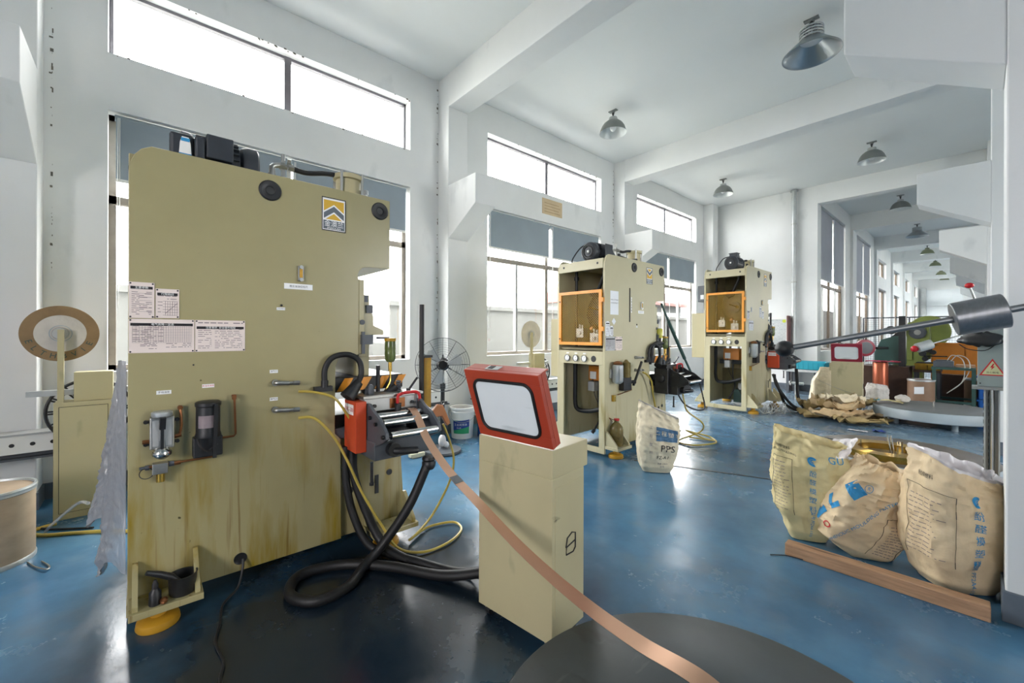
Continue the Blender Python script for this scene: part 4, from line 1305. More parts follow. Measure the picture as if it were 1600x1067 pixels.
    # guard pole and light curtain at the front
    MB().cyl((-.10, 1.57, .765), (-.10, 1.57, 1.56), .018, n=14).box(-.125, 1.40, .74, -.075, 1.60, .80).build('guard_pole', M['black'], r)
    lc = MB().box(-.18, 1.60, .70, -.115, 1.66, 1.17).build('light_curtain', M['yellow'], r, bevel=.003, smooth=False)
    MB().box(-.19, 1.595, 1.17, -.105, 1.665, 1.19).box(-.19, 1.595, .68, -.105, 1.665, .70).cyl((-.10, 1.58, 1.18), (-.15, 1.62, 1.18), .012).box(-.20, 1.45, .66, -.10, 1.66, .70).build('curtain_bracket', M['black'], lc, smooth=False)
    MB().box(-.1148, 1.615, .72, -.1135, 1.645, 1.15).build('curtain_lens', M['yellow_dirty'], lc, smooth=False)
    if variant == 2:
        MB().tube([(.0, 1.21, 1.74), (.02, 1.35, 1.52)], .014, 8).cyl((.02, 1.35, 1.52), (.08, 1.68, 1.02), .022).cyl((.08, 1.68, 1.02), (.12, 1.85, .76), .014).build('gas_strut', M['dark_green'], r)
    r.location = loc
    if scale:
        r.scale = scale
    return r


P1 = Vector((-2.602, -0.05, 0))
P2 = Vector((-2.717, 3.765, 0))
P3 = Vector((-2.635, 7.66, 0))
press('largest cream press nearest the camera, seen from its stained side', P1, 1)
press('middle cream press with orange mesh door and green strut', P2, 2)
press('farthest cream press beside the far wall, orange mesh door and brass wheel', P3, 3, (1.03, 1.0, 1.135))

# ---------------------------------------------------------------- roll feeders beside the dies (press-local axes)


def feeder(label, P, variant):
    org = Vector((.15, 1.2, .60))
    r = thing('strip_feeder', label, 'feeder', (0, 0, 0), 'roll feeders on the presses', org=org)
    body = M['gunmetal'] if variant != 2 else M['dark_metal']
    if variant == 2:
        MB().box(.02, 1.0, .62, .20, 1.12, .93).build('gear_cover', M['dark_metal'], r, bevel=.006, smooth=False)
        MB().lathe([(0, 0), (.05, 0), (.05, .02), (.03, .03), (0, .03)], (.11, 1.0, .80), (0, -1, 0), 20).build('shaft_cap', M['black'], r)
    else:
        g = MB().box(.005, .98, .645, .185, 1.045, .945).build('gear_cover', M['red'], r, bevel=.003, smooth=False)
        MB().box(.02, .9785, .865, .15, .98, .925).build('model_plate', M['white_ink'], g, smooth=False)
        MB().text('RNC-200', .034, (.085, .9775, .895), (1, 0, 0)).build('lettering', M['red_ink'], g, smooth=False)
    MB().box(.005, 1.045, .615, .30, 1.40, .72).build('drive_box', body, r, bevel=.004, smooth=False)
    for y in (1.05, 1.385):
        MB().prism([(.02, .70), (.02, .93), (.20, .93), (.25, .90), (.34, .865), (.43, .80), (.44, .765), (.40, .74), (.30, .70)], 'Y', y, y + .02).build('side_frame', body if y > 1.2 or variant == 2 else M['gunmetal'], r, bevel=.002, smooth=False)
    MB().box(.02, 1.04, .875, .165, 1.42, .955).build('roll_housing', M['alu_light'] if variant != 2 else M['dark_metal'], r, bevel=.004, smooth=False)
    MB().box(.0, 1.03, .955, .175, 1.43, .972).build('top_plate', M['steel'] if variant != 2 else M['dark_metal'], r, bevel=.003, smooth=False)
    MB().box(.165, 1.20, .885, .170, 1.30, .945).box(.169, 1.215, .895, .171, 1.245, .935).build('rating_plate', M['copper'], r, smooth=False)
    for (x, z, rad) in ((.235, .855, .021), (.315, .83, .021), (.415, .775, .021)):
        ro = MB().cyl((x, 1.09, z), (x, 1.385, z), rad, n=18).build('roller', M['bright_steel'], r)
        MB().cyl((x, 1.035, z), (x, 1.09, z), rad * .55, n=12).build('journal', M['black'], ro)
    for k, (y, z) in enumerate(((1.10, .91), (1.35, .91))):
        MB().cyl((.165, y, z), (.18, y, z), .011, n=6).build('hex_bolt', M['black'], r)
    c = MB().tube(spl([(.19, 1.24, .90), (.195, 1.24, .955), (.19, 1.26, .97), (.18, 1.33, .975), (.19, 1.385, .965), (.195, 1.395, .90)], 5), .010, 8).build('air_pipe', M['red_ink'], r)
    for y in (1.24, 1.395):
        MB().cyl((.195, y, .845), (.195, y, .905), .019, n=14).cyl((.195, y, .905), (.195, y, .915), .024, n=6).build('cylinder_foot', M['black'], r)
    k = MB()
    for i in range(5):
        k.lathe([(.010, .972 + i * .014), (.018, .975 + i * .014), (.018, .981 + i * .014), (.010, .985 + i * .014)], (.06, 1.31, 0), n=14)
    k.build('spring_knob', M['gunmetal'], r)
    MB().beam((.10, 1.36, .975), (.13, 1.41, 1.06), .014, .014).cyl((.10, 1.36, .972), (.10, 1.36, .99), .014).build('release_lever', M['black'], r)
    MB().lathe([(0, 0), (.018, 0), (.02, .02), (.016, .05), (.008, .06), (0, .06)], (.09, 1.11, .972), n=14).cyl((.05, 1.10, .972), (.05, 1.10, 1.0), .02).build('valve_stub', M['gunmetal'], r)
    MB().cyl((.30, 1.15, .67), (.34, 1.15, .67), .040, n=20).tube(spl([(.33, 1.15, .665), (.36, 1.20, .66), (.37, 1.28, .655)], 5), .020, 10).build('cable_socket', M['black'], r)
    MB().cyl((.25, 1.05, .60), (.25, 1.05, .48), .009).cyl((.25, 1.05, .48), (.25, 1.05, .465), .014, n=6).build('adjust_screw', M['dark_metal'], r)
    r.location = P + org
    return r


feeder('roll feeder with red-orange gear cover on the largest press', P1, 1)
feeder('dark oily roll feeder on the front of the middle press', P2, 2)
feeder('roll feeder with red gear cover on the farthest press', P3 + Vector((0, .05, .09)), 3)


def hose(name, label, cat, pts, rad, m, group=None, n=8, loc=None):
    b = MB().tube(spl(pts, 10), rad, n)
    o = thing(name, label, cat, loc or pts[0], group)
    me = b.build('hose', m, o)
    # a hose is one piece: make it the top-level object itself
    me.parent = None
    me.location = o.location
    for k in ('label', 'category', 'group'):
        if k in o:
            me[k] = o[k]
    me.name = name
    bpy.data.objects.remove(o)
    return me


# black conduit bundle and amber air hoses of the first press
hose('conduit_hose', 'thick black hose looping on the floor below the red feeder', 'hose',
     [(-2.22, 1.30, .60), (-2.22, 1.27, .52), (-2.25, 1.18, .32), (-2.31, 1.05, .12), (-2.30, .93, .035), (-2.19, .80, .026), (-2.18, .64, .026), (-2.32, .56, .026), (-2.47, .65, .026), (-2.42, .86, .026), (-2.22, 1.05, .03), (-1.93, 1.22, .04), (-1.72, 1.36, .10), (-1.60, 1.40, .17)], .027, M['rubber'], 'black hoses of the large press', 10)
hose('conduit_hose', 'black hose hanging close to the large press side, left of its twin', 'hose',
     [(-2.57, .93, .66), (-2.565, .93, .45), (-2.53, .96, .25), (-2.46, 1.02, .08), (-2.36, 1.10, .03), (-2.14, 1.17, .05), (-1.90, 1.29, .045), (-1.72, 1.40, .09), (-1.60, 1.43, .12)], .024, M['rubber'], 'black hoses of the large press', 10)
hose('conduit_hose', 'black hose hanging beside the pedestal edge, right of its twin', 'hose',
     [(-2.54, .965, .70), (-2.54, .965, .50), (-2.50, 1.02, .28), (-2.42, 1.08, .10), (-2.28, 1.12, .05), (-2.02, 1.22, .03), (-1.84, 1.33, .05), (-1.60, 1.46, .09)], .026, M['rubber'], 'black hoses of the large press', 10)
MBk = MB().lathe([(.0, 0), (.03, 0), (.04, .015), (.042, .04), (.036, .05), (.042, .06), (.036, .075), (0, .08)], (-2.22, 1.30, .53), n=20)
o = MBk.build('hose_coupling', M['black'])
tag(o, 'black ribbed hose coupling hanging under the red feeder', 'coupling')
hose('air_hose', 'amber air hose from the upper fitting of the large press', 'hose',
     [(-2.56, .66, 1.02), (-2.54, .74, 1.01), (-2.51, .84, .97), (-2.52, .92, .86), (-2.53, .97, .78)], .0075, M['hose_yellow'], 'amber hoses of the large press')
hose('air_hose', 'long amber air hose looping on the floor beside the large press', 'hose',
     [(-2.56, .66, .87), (-2.53, .74, .86), (-2.49, .83, .75), (-2.46, .90, .60), (-2.44, .98, .40), (-2.41, 1.08, .20), (-2.36, 1.17, .04), (-2.26, 1.29, .013), (-2.26, 1.47, .013), (-2.35, 1.63, .013), (-2.48, 1.65, .013), (-2.53, 1.48, .013), (-2.44, 1.29, .02), (-2.47, 1.36, .03), (-2.60, 1.56, .06), (-2.55, 1.66, .27), (-2.52, 1.68, .43), (-2.54, 1.66, .57), (-2.57, 1.62, .70)], .008, M['hose_yellow'], 'amber hoses of the large press')
ag = thing('air_gun', 'orange air blow gun hanging at the feeder of the large press', 'air gun', (-2.50, 1.56, .78))
MB().prism([(1.46, .80), (1.53, .86), (1.57, .85), (1.585, .82), (1.63, .72), (1.605, .70), (1.56, .775), (1.50, .77)], 'X', -2.515, -2.485).build('body', M['orange_gun'], ag, bevel=.006, smooth=False)
MB().cyl((-2.5, 1.48, .83), (-2.5, 1.36, .90), .006).build('nozzle', M['bright_steel'], ag)
MB().ring((-2.5, 1.575, .865), .012, .003, (1, 0, 0), 14, 5).build('hook', M['steel'], ag)
hose('floor_cable', 'thin black cable from the large press gland running to the camera', 'cable',
     [(-2.59, .40, .155), (-2.57, .395, .11), (-2.55, .37, .03), (-2.48, .30, .008), (-2.33, .27, .006), (-2.20, .24, .006), (-2.05, .25, .006), (-1.91, .225, .006), (-1.6, .25, .006)], .006, M['black'])
hose('floor_cable', 'thin black cable dangling behind the red-lidded cabinet', 'cable',
     [(-1.66, 1.47, .50), (-1.68, 1.45, .35), (-1.74, 1.42, .18), (-1.82, 1.36, .03), (-1.90, 1.33, .01), (-1.99, 1.22, .01)], .006, M['black'])

# things left on the back foot of the first press
pt = thing('casting_pot', 'small dark pot on the foot plate of the large press', 'pot', (-2.50, .145, .125))
MB().lathe([(0, .125), (.045, .125), (.052, .135), (.054, .21), (.058, .215), (.052, .214), (.047, .14), (0, .135)], (-2.50, .145, 0), n=24).build('bowl', M['dark_metal'], pt)
br = thing('brush', 'black-handled brush leaning out of the dark pot', 'brush', (-2.50, .12, .15))
MB().tube([(-2.50, .15, .15), (-2.49, .10, .22), (-2.48, .06, .25), (-2.475, .015, .275)], [.014, .016, .014, .010], 10).build('handle', M['black'], br)
MB().cyl((-2.50, .15, .15), (-2.502, .165, .138), .02, .026, n=12).build('bristles', M['dark_brown'], br)
bo = thing('small_bottle', 'small black dropper bottle on the large press foot plate', 'bottle', (-2.47, .045, .125))
MB().lathe([(0, .125), (.022, .125), (.023, .13), (.022, .18), (.012, .195), (.010, .20)], (-2.47, .045, 0), n=18).build('body', M['black'], bo)
MB().lathe([(.012, .197), (.012, .215), (.005, .235), (0, .236)], (-2.47, .045, 0), n=14).build('cap', M['ink'], bo)
tag(MB().sphere((-2.45, .075, .140), .018, 10, (1.3, .9, .8)).build('rusty_nut', M['copper']), 'rusty lump beside the small black bottle', 'nut')

# crumpled plastic film hanging on the back of the first press
fo = thing('plastic_film', 'crumpled grey plastic sheet hanging on the back of the largest press', 'plastic sheet', (-2.85, -.12, .2))


def film(x0, seed, w0, w1, ztop, zbot, bulge):
    def fn(u, v):
        z = ztop + (zbot - ztop) * v
        wd = w0 + (w1 - w0) * v ** 0.7
        x = x0 - wd * u
        prof = min(1, u * 3.0) ** 0.8 * (1 - .55 * max(0, u - .4))
        out = .004 + bulge * (.25 + .75 * v ** 1.2) * prof
        p = Vector((x * 1.0, 0, z * .45))
        rg = (.5 - abs(noise.noise(p * 14 + Vector((seed, 0, 0)))) * 1.7) * .022 + (.5 - abs(noise.noise(Vector((x, 0, z)) * 26 + Vector((0, seed, 0)))) * 1.6) * .011
        out += rg * min(1, u * 4) * (.3 + v)
        zz = z + .10 * v * noise.noise(Vector((u * 3, seed, 0))) - .06 * v * u
        return Vector((x, -.052 - max(.003, out), zz))
    return MB().grid(fn, 70, 90)


film(-2.60, 1.0, .10, .50, 1.22, .24, .10).build('front_fold', M['film'], fo, fix=False)
film(-2.70, 5.0, .06, .60, 1.18, .42, .135).build('back_fold', M['film'], fo, fix=False)
hose('clear_tape', 'strand of clear plastic tape trailing from the hanging sheet', 'tape',
     [(-2.95, -.20, .50), (-3.2, -.25, .44), (-3.55, -.33, .30), (-3.8, -.42, .16), (-3.95, -.46, .08)], .008, M['clear_hose'])

# ---------------------------------------------------------------- control cabinets with a red lid


def rot2(v, a):
    return Vector((v[0] * math.cos(a) - v[1] * math.sin(a), v[0] * math.sin(a) + v[1] * math.cos(a), v[2]))


def console(label, loc, rot, lidm, variant):
    """local axes: origin at the near left bottom corner, x along the front, y to the back"""
    r = thing('control_cabinet', label, 'cabinet', (0, 0, 0), 'control cabinets with tilted lids', org=(0, 0, 0))
    W, D, H = .435, .245, .865
    b = MB().box(0, 0, .055, W, D, H - .12)
    b.box(0, 0, H - .12, W, D + .03, H)
    b.box(-.03, .03, H - .17, 0, D, H - .03)
    b.build('body', M['cabinet'], r, bevel=.003, smooth=False)
    MB().box(W - .0005, .02, .16, W + .002, D - .02, H - .16).build('side_panel', M['cabinet'], r, smooth=False)
    la = MB().prism([(.095, .435), (.105, .475), (.14, .485), (.165, .478), (.165, .41), (.15, .395), (.10, .40)], 'X', W, W + .003).build('latch_recess', M['cabinet'], r, bevel=.002, smooth=False)
    MB().tube([(W + .004, .095, .43), (W + .004, .105, .468), (W + .004, .14, .482), (W + .004, .168, .472), (W + .004, .168, .408), (W + .004, .15, .394), (W + .004, .098, .398), (W + .004, .098, .43), (W + .004, .165, .44)], .003, 6).build('latch_edge', M['ink'], la)
    for x in (.04, W - .04):
        for y in (.04, D - .04):
            ca = MB().cyl((x - .012, y, .022), (x + .012, y, .022), .022, n=16).build('caster', M['black'], r)
            MB().box(x - .018, y - .015, .03, x + .018, y + .015, .056).build('fork', M['steel'], ca, smooth=False)
    # lid: a framed slab hinged on the front edge and leaning forward over it
    lean = R(19) if variant == 1 else R(12)
    Lh, T = .335, .055
    if variant == 2:
        Lh = .32
    up = Vector((0, -math.sin(lean), math.cos(lean)))
    nb = Vector((0, math.cos(lean), math.sin(lean)))      # towards the back of the slab
    o = Vector((0, .008, H + .002))
    X = Vector((1, 0, 0))

    def slab(mb, x0, x1, h0, h1, t0, t1):
        p = [o + X * x0 + up * h0 + nb * t0, o + X * x1 + up * h0 + nb * t0, o + X * x1 + up * h0 + nb * t1, o + X * x0 + up * h0 + nb * t1]
        p += [q + up * (h1 - h0) for q in p]
        return mb.hexa(p)
    fr = MB()
    f, g = .052, .048
    slab(fr, 0, W, 0, g, 0, .022)
    slab(fr, 0, W, Lh - g, Lh, 0, .022)
    slab(fr, 0, f, g, Lh - g, 0, .022)
    slab(fr, W - f, W, g, Lh - g, 0, .022)
    slab(fr, 0, W, Lh - .006, Lh, .022, T + .02)
    slab(fr, 0, .006, 0, Lh, .022, T)
    slab(fr, W - .006, W, 0, Lh, .022, T)
    li = fr.build('lid', lidm, r, bevel=.0025, smooth=False)
    # rounded rubber gasket and milky sheet
    gx0, gx1, gh0, gh1, rad = f - .004, W - f + .004, g - .004, Lh - g + .004, .045
    path = []
    for (cx, ch, a0) in ((gx1 - rad, gh0 + rad, -90), (gx1 - rad, gh1 - rad, 0), (gx0 + rad, gh1 - rad, 90), (gx0 + rad, gh0 + rad, 180)):
        for k in range(7):
            a = R(a0 + 15 * k)
            path.append(o + X * (cx + rad * math.cos(a)) + up * (ch + rad * math.sin(a)) + nb * (-.003))
    MB().tube(path, .007 if variant == 1 else .004, 8, True).build('gasket', M['rubber'] if variant == 1 else lidm, li)
    n_ = len(path)
    MB().add([p + nb * .004 for p in path] + [p + nb * .008 for p in path], [tuple(range(n_)), tuple(range(2 * n_ - 1, n_ - 1, -1))] + [(i, (i + 1) % n_, n_ + (i + 1) % n_, n_ + i) for i in range(n_)]).build('window_sheet', M['screen'], li, smooth=False)
    # rounded corner infill of the frame
    cf = MB()
    for (cx, ch, sx, sh) in ((gx1, gh0, -1, 1), (gx1, gh1, -1, -1), (gx0, gh1, 1, -1), (gx0, gh0, 1, 1)):
        c0 = o + X * cx + up * ch
        pts = [c0]
        for k in range(7):
            a = R(15 * k)
            pts.append(c0 + X * (sx * rad * (1 - math.sin(a))) + up * (sh * rad * (1 - math.cos(a))))
        pts = [p + nb * -.0002 for p in pts]
        cf.add(pts + [p + nb * .012 for p in pts], [tuple(range(8)), tuple(range(15, 7, -1))] + [(i, (i + 1) % 8, 8 + (i + 1) % 8, 8 + i) for i in range(8)])
    cf.build('corner_web', lidm, li, smooth=False)
    la2 = MB()
    slab(la2, .12, .20, Lh, Lh + .004, .018, .056)
    la2.build('lid_latch', M['galv'], li, bevel=.002, smooth=False)
    la3 = MB()
    slab(la3, .135, .165, Lh + .004, Lh + .006, .024, .05)
    la3.build('latch_slot', M['ink'], li, smooth=False)
    r.location = loc
    r.rotation_euler = (0, 0, rot)
    return r


console('pale green cabinet with red lid in the foreground, in front of the copper strip', (-1.605, 1.215, 0), R(7), M['lid'], 1)
console('farther pale green cabinet with maroon lid, behind the heap of sacks', (-1.80, 9.36, 0), R(4), M['maroon'], 2)

# ---------------------------------------------------------------- turntables and the strips they feed


def turntable(label, x, y, rad, ztop, zbot, top, side):
    r = thing('turntable', label, 'turntable', (x, y, 0), 'round coil turntables')
    MB().lathe([(0, zbot), (rad - .01, zbot), (rad, zbot + .01), (rad, ztop - .012), (rad - .006, ztop - .004)], (x, y, 0), n=96).build('drum', side, r)
    MB().lathe([(rad - .006, ztop - .004), (rad - .012, ztop), (rad * .5, ztop), (0, ztop)], (x, y, 0), n=96).build('top', top, r)
    for k in range(5):
        a = R(72 * k + 80)
        MB().cyl((x + (rad - .16) * math.cos(a), y + (rad - .16) * math.sin(a), 0), (x + (rad - .16) * math.cos(a), y + (rad - .16) * math.sin(a), zbot), .035, n=16).build('leg', M['turntable_grey'], r)
    MB().cyl((x, y, ztop), (x, y, ztop + .09), .012, n=10).build('spindle', M['bright_steel'], r)
    return r


turntable('dark grey rubber-topped turntable in the bottom foreground', -.41, 1.09, .625, .25, .10, M['turntable'], M['gunmetal'])
turntable('brown-topped turntable carrying the brass coil behind the sacks', -.50, 5.25, .64, .27, .12, M['turntable_top'], M['turntable_grey'])
turntable('large grey turntable beyond the post with the warning box', -.47, 9.0, .70, .25, .10, M['tt_top3'], M['turntable_grey'])


def coil(label, x, y, ri, ro, z, h, m):
    r = thing('strip_coil', label, 'coil', (x, y, z))
    b = MB()
    n = int((ro - ri) / .006)
    prof = [(ri, z)]
    for i in range(n):
        a = ri + (ro - ri) * i / n
        prof += [(a, z + h), (a + .0045, z + h), (a + .005, z + h - .002)]
    prof += [(ro, z + h), (ro, z)]
    b.lathe(prof, (x, y, 0), n=80)
    b.build('windings', m, r)
    for k in range(3):
        a = R(120 * k + 60)
        MB().box(x + (ri - .02) * math.cos(a) - .006, y + (ri - .02) * math.sin(a) - .006, z, x + (ri - .02) * math.cos(a) + .006, y + (ri - .02) * math.sin(a) + .006, z + h + .05).build('retaining_pin', M['bright_steel'], r, smooth=False)
    return r


coil('shiny brass coil lying on the brown-topped turntable', -.56, 5.02, .20, .33, .272, .055, M['brass'])
coil('copper-coloured coil on the dark foreground turntable', -.38, 1.06, .12, .19, .252, .05, M['strip'])
o = MB().cyl((-.52, 4.95, .275), (-.545, 4.945, .46), .006).cyl((-.50, 4.96, .275), (-.525, 4.955, .46), .006).build('coil_rods', M['bright_steel'])
tag(o, 'pair of thin bright rods standing in the brass coil', 'rod')


def strip(name, label, pts, width, m, tw0, tw1, bands=None):
    path = spl(pts, 14)
    n = len(path)
    vs, fs = [], []
    for i, p in enumerate(path):
        d = (path[min(i + 1, n - 1)] - path[max(i - 1, 0)]).normalized()
        side = d.cross(Vector((0, 0, 1))).normalized()
        nrm = side.cross(d)
        a = tw0 + (tw1 - tw0) * i / (n - 1)
        u = side * math.cos(a) + nrm * math.sin(a)
        t = nrm * math.cos(a) - side * math.sin(a)
        for s_, q in ((-1, -.0006), (1, -.0006), (1, .0006), (-1, .0006)):
            vs.append(p + u * (s_ * width / 2) + t * q)
    for i in range(n - 1):
        for k in range(4):
            fs.append((4 * i + k, 4 * i + (k + 1) % 4, 4 * i + 4 + (k + 1) % 4, 4 * i + 4 + k))
    fs += [(3, 2, 1, 0), tuple(range(4 * n - 4, 4 * n))]
    org = path[0]
    r = thing(name, label, 'strip', org)
    MB().add(vs, fs).build('band', m, r)
    for (i0, i1) in bands or []:
        b = MB()
        for i in range(i0, i1):
            b.add([vs[4 * i + 3] + Vector((0, 0, .0012)), vs[4 * i + 2] + Vector((0, 0, .0012)), vs[4 * i + 6] + Vector((0, 0, .0012)), vs[4 * i + 7] + Vector((0, 0, .0012))], [(0, 1, 2, 3)])
        b.build('splice_mark', M['gunmetal'], r, smooth=False)
    return r


strip('metal_strip', 'copper-coloured strip sagging from the red feeder past the red-lidded cabinet',
      [(-2.60, 1.262, .862), (-2.46, 1.278, .868), (-2.36, 1.262, .880), (-2.27, 1.25, .845), (-2.10, 1.22, .745), (-1.82, 1.178, .648), (-1.51, 1.134, .590), (-1.22, 1.09, .540), (-.98, 1.054, .516), (-.77, 1.022, .512), (-.60, .998, .522), (-.41, .968, .548), (-.25, .94, .50), (-.14, .93, .38), (-.19, .93, .29)],
      .046, M['strip'], R(0), R(-20), [(73, 76)])
strip('metal_strip', 'thin silver strip running from the middle press feeder across the hall floor',
      [(-2.50, 4.95, .85), (-2.2, 4.98, .62), (-1.8, 5.05, .44), (-1.4, 5.1, .33), (-.9, 5.2, .30), (-.55, 5.36, .315)], .012, M['steel'], 0, R(60))
strip('metal_strip', 'thin silver strip running from the farthest press feeder down to the large grey turntable',
      [(-2.40, 8.85, .93), (-2.0, 8.87, .62), (-1.6, 8.9, .42), (-1.2, 8.95, .31), (-.8, 9.0, .28)], .012, M['steel'], 0, R(60))

# dancer arms
ar = thing('dancer_arm', 'long steel lever with black ball end and cylindrical counterweight at the right', 'lever', (.30, 2.182, 0))
a0, a1 = Vector((-.552, 2.038, 1.289)), Vector((.30, 2.182, 1.489))
dv = (a1 - a0).normalized()
MB().cyl(a0, a1, .0115, n=18).build('rod', M['steel'] if False else mat('dull_steel_rod', '#7a7d7f', 0.36, metal=0.6, var=.08), ar)
MB().sphere(a0, .036, 22, (1, 1, .95)).build('ball_end', M['black'], ar)
wc = a0 + (a1 - a0) * .644
MB().cyl(wc - dv * .062, wc + dv * .062, .0575, n=40).build('counterweight', mat('brushed_steel_weight', '#787b7e', 0.36, metal=0.6, var=.12, scale=3, stretch=(30, 30, 1)), ar, bevel=.003)
MB().cyl((.30, 2.182, 0), (.30, 2.182, 1.55), .03, n=16).cyl((.30, 2.182, 0), (.30, 2.182, .015), .14, n=24).box(.26, 2.14, 1.43, .34, 2.22, 1.55).build('stand', M['galv'], ar)
po = thing('sensor_post', 'slotted steel post with grey warning box beside the right-hand column', 'post', (.045, 3.97, 0))
f = MB()
f.box(.015, 3.93, 0, .022, 4.01, 1.05).box(.075, 3.93, 0, .082, 4.01, 1.05).box(.022, 4.003, 0, .075, 4.01, 1.05).box(-.02, 3.90, 0, .12, 4.04, .012)
f.build('channel', M['galv'], po, smooth=False)
sl = MB()
for k in range(22):
    sl.box(.035, 3.9995, .08 + k * .042, .045, 4.0035, .105 + k * .042)
    sl.box(.013, 3.955, .08 + k * .042, .0155, 3.965, .105 + k * .042)
sl.build('slots', M['ink'], po, smooth=False)['kind'] = 'stuff'
MB().cyl((.048, 3.96, 0), (.048, 3.96, 1.04), .012).build('inner_rod', M['bright_steel'], po)
bx = MB().box(-.012, 3.90, 1.03, .112, 3.985, 1.42).build('warning_box', M['turntable_grey'] if False else mat('grey_green_box', '#8f9a98', 0.45, var=.08), po, bevel=.003, smooth=False)
MB().box(-.035, 3.885, 1.012, .115, 4.0, 1.03).build('box_shelf', M['steel'], po, smooth=False)
yy = 3.8995
w_ = MB()
w_.prism([(-.005, 1.10), (.105, 1.10), (.050, 1.205)], 'Y', yy - .0003, yy)
w_.build('warning_border', M['red_ink'], bx, smooth=False)
MB().prism([(.006, 1.107), (.094, 1.107), (.050, 1.191)], 'Y', yy - .0009, yy - .0004).build('warning_field', mat('warning_field', '#c8c79a', 0.5), bx, smooth=False)
MB().add([(x, yy - .0014, z) for x, z in ((.052, 1.175), (.040, 1.15), (.048, 1.15), (.043, 1.133), (.060, 1.157), (.052, 1.157), (.058, 1.175))], [(0, 1, 2, 3, 4, 5, 6)]).build('lightning_bolt', M['red_ink'], bx, smooth=False)
MB().text('当心触电', .013, (.050, yy - .0014, 1.119), (1, 0, 0)).build('lettering', M['ink'], bx, smooth=False)
sc = MB()
for x in (.0, .10):
    for z in (1.05, 1.40):
        sc.cyl((x, yy, z), (x, yy - .003, z), .004, n=8)
sc.build('box_screw', M['ink'], bx)
hd = MB().grid(lambda u, v: Vector((.01, 3.915, 1.325)) + Vector((.098 * math.cos(2 * math.pi * u) * math.sin(math.pi * v), .06 * math.sin(2 * math.pi * u) * math.sin(math.pi * v), .05 * math.cos(math.pi * v))) * (1 + .35 * noise.noise(Vector((math.cos(2 * math.pi * u) * 1.6, math.sin(2 * math.pi * u) * 1.6, v * 4)))), 36, 20, True)
hd.build('sensor_head', M['black'], po)
MB().tube(spl([(.06, 3.90, 1.29), (.02, 3.88, 1.255), (-.05, 3.89, 1.26), (-.09, 3.91, 1.29)], 5), .003, 5).build('sensor_wire', M['ink'], po)
kn = MB().cyl((.02, 3.95, 1.42), (-.045, 3.94, 1.655), .006).build('raised_lever', M['bright_steel'], po)
MB().sphere((-.047, 3.94, 1.665), .022, 16, (1, 1, .8)).build('red_knob', M['red_ball'], kn)
a3 = thing('dancer_arm', 'small steel arm with grey weight and red tip beyond the long lever', 'lever', (.36, 8.35, 0))
q0, q1 = Vector((-.588, 7.771, 1.161)), Vector((.36, 8.35, 1.58))
dv = (q1 - q0).normalized()
MB().cyl(q0, q1, .011, n=12).build('rod', M['bright_steel'], a3)
MB().cyl(q0 + dv * .03, q0 + dv * .19, .062, n=28).build('counterweight', M['galv'], a3)
MB().sphere(q0, .042, 18).build('ball_end', M['red_ball'], a3)
MB().cyl((.36, 8.35, 0), (.36, 8.35, 1.64), .03, n=14).cyl((.36, 8.35, 0), (.36, 8.35, .015), .10, n=20).build('stand', M['galv'], a3)

# ---------------------------------------------------------------- pedestal fan, bucket and small things by the wall
fx, fy, fz = -4.07, 2.56, 1.0
nv = Vector((.85, -.527, 0)).normalized()
M['blade'] = mat('pale_fan_blade', '#d5d8d9', 0.4)
fan = thing('pedestal_fan', 'black pedestal fan with round wire guard by the window wall', 'fan', (fx, fy, 0))
MB().lathe([(0, 0), (.205, 0), (.215, .012), (.21, .035), (.06, .05), (.045, .07), (0, .07)], (fx, fy, 0), n=40).build('base', M['gunmetal'], fan)
MB().cyl((fx, fy, .05), (fx, fy, .78), .024, n=16).cyl((fx, fy, .74), (fx, fy, .98), .018, n=14).cyl((fx, fy, .72), (fx, fy, .78), .032).build('pole', M['black'], fan)
c = Vector((fx, fy, fz)) + nv * .05
MB().lathe([(0, -.16), (.06, -.16), (.075, -.13), (.075, -.02), (.06, .0), (0, .0)], c, nv, 26).build('motor', M['black'], fan)
MB().lathe([(0, .09), (.045, .09), (.055, .075), (.055, .03), (0, .03)], c, nv, 24).build('hub', M['black'], fan)
gd = MB()
a_ = nv.cross(Vector((0, 0, 1))).normalized()
RG = .30
for k in range(1, 19):
    rr = RG * (.22 + .78 * k / 18)
    dp = .055 * (1 - (rr / RG) ** 2)
    gd.ring(c + nv * (.05 + dp), rr, .0013 if k < 18 else .004, nv, 44, 4)
    if k % 2 == 0:
        gd.ring(c + nv * (.02 - dp * 1.2), rr, .0013, nv, 40, 4)
for k in range(12):
    a = 2 * math.pi * k / 12
    dd = a_ * math.cos(a) + Vector((0, 0, 1)) * math.sin(a)
    gd.tube([c + dd * .05 + nv * .105, c + dd * .15 + nv * .089, c + dd * .22 + nv * .07, c + dd * RG + nv * .045, c + dd * .2 + nv * -.01, c + dd * .08 + nv * -.04], .0022, 5)
gd.build('wire_guard', M['gunmetal'], fan)['kind'] = 'stuff'
st_ = MB()
for k in range(3):
    a = 2 * math.pi * k / 3 + R(90)
    dd = a_ * math.cos(a) + Vector((0, 0, 1)) * math.sin(a)
    st_.beam(c + dd * .05, c + dd * .11, .014, .01)
st_.build('strut', M['black'], fan)
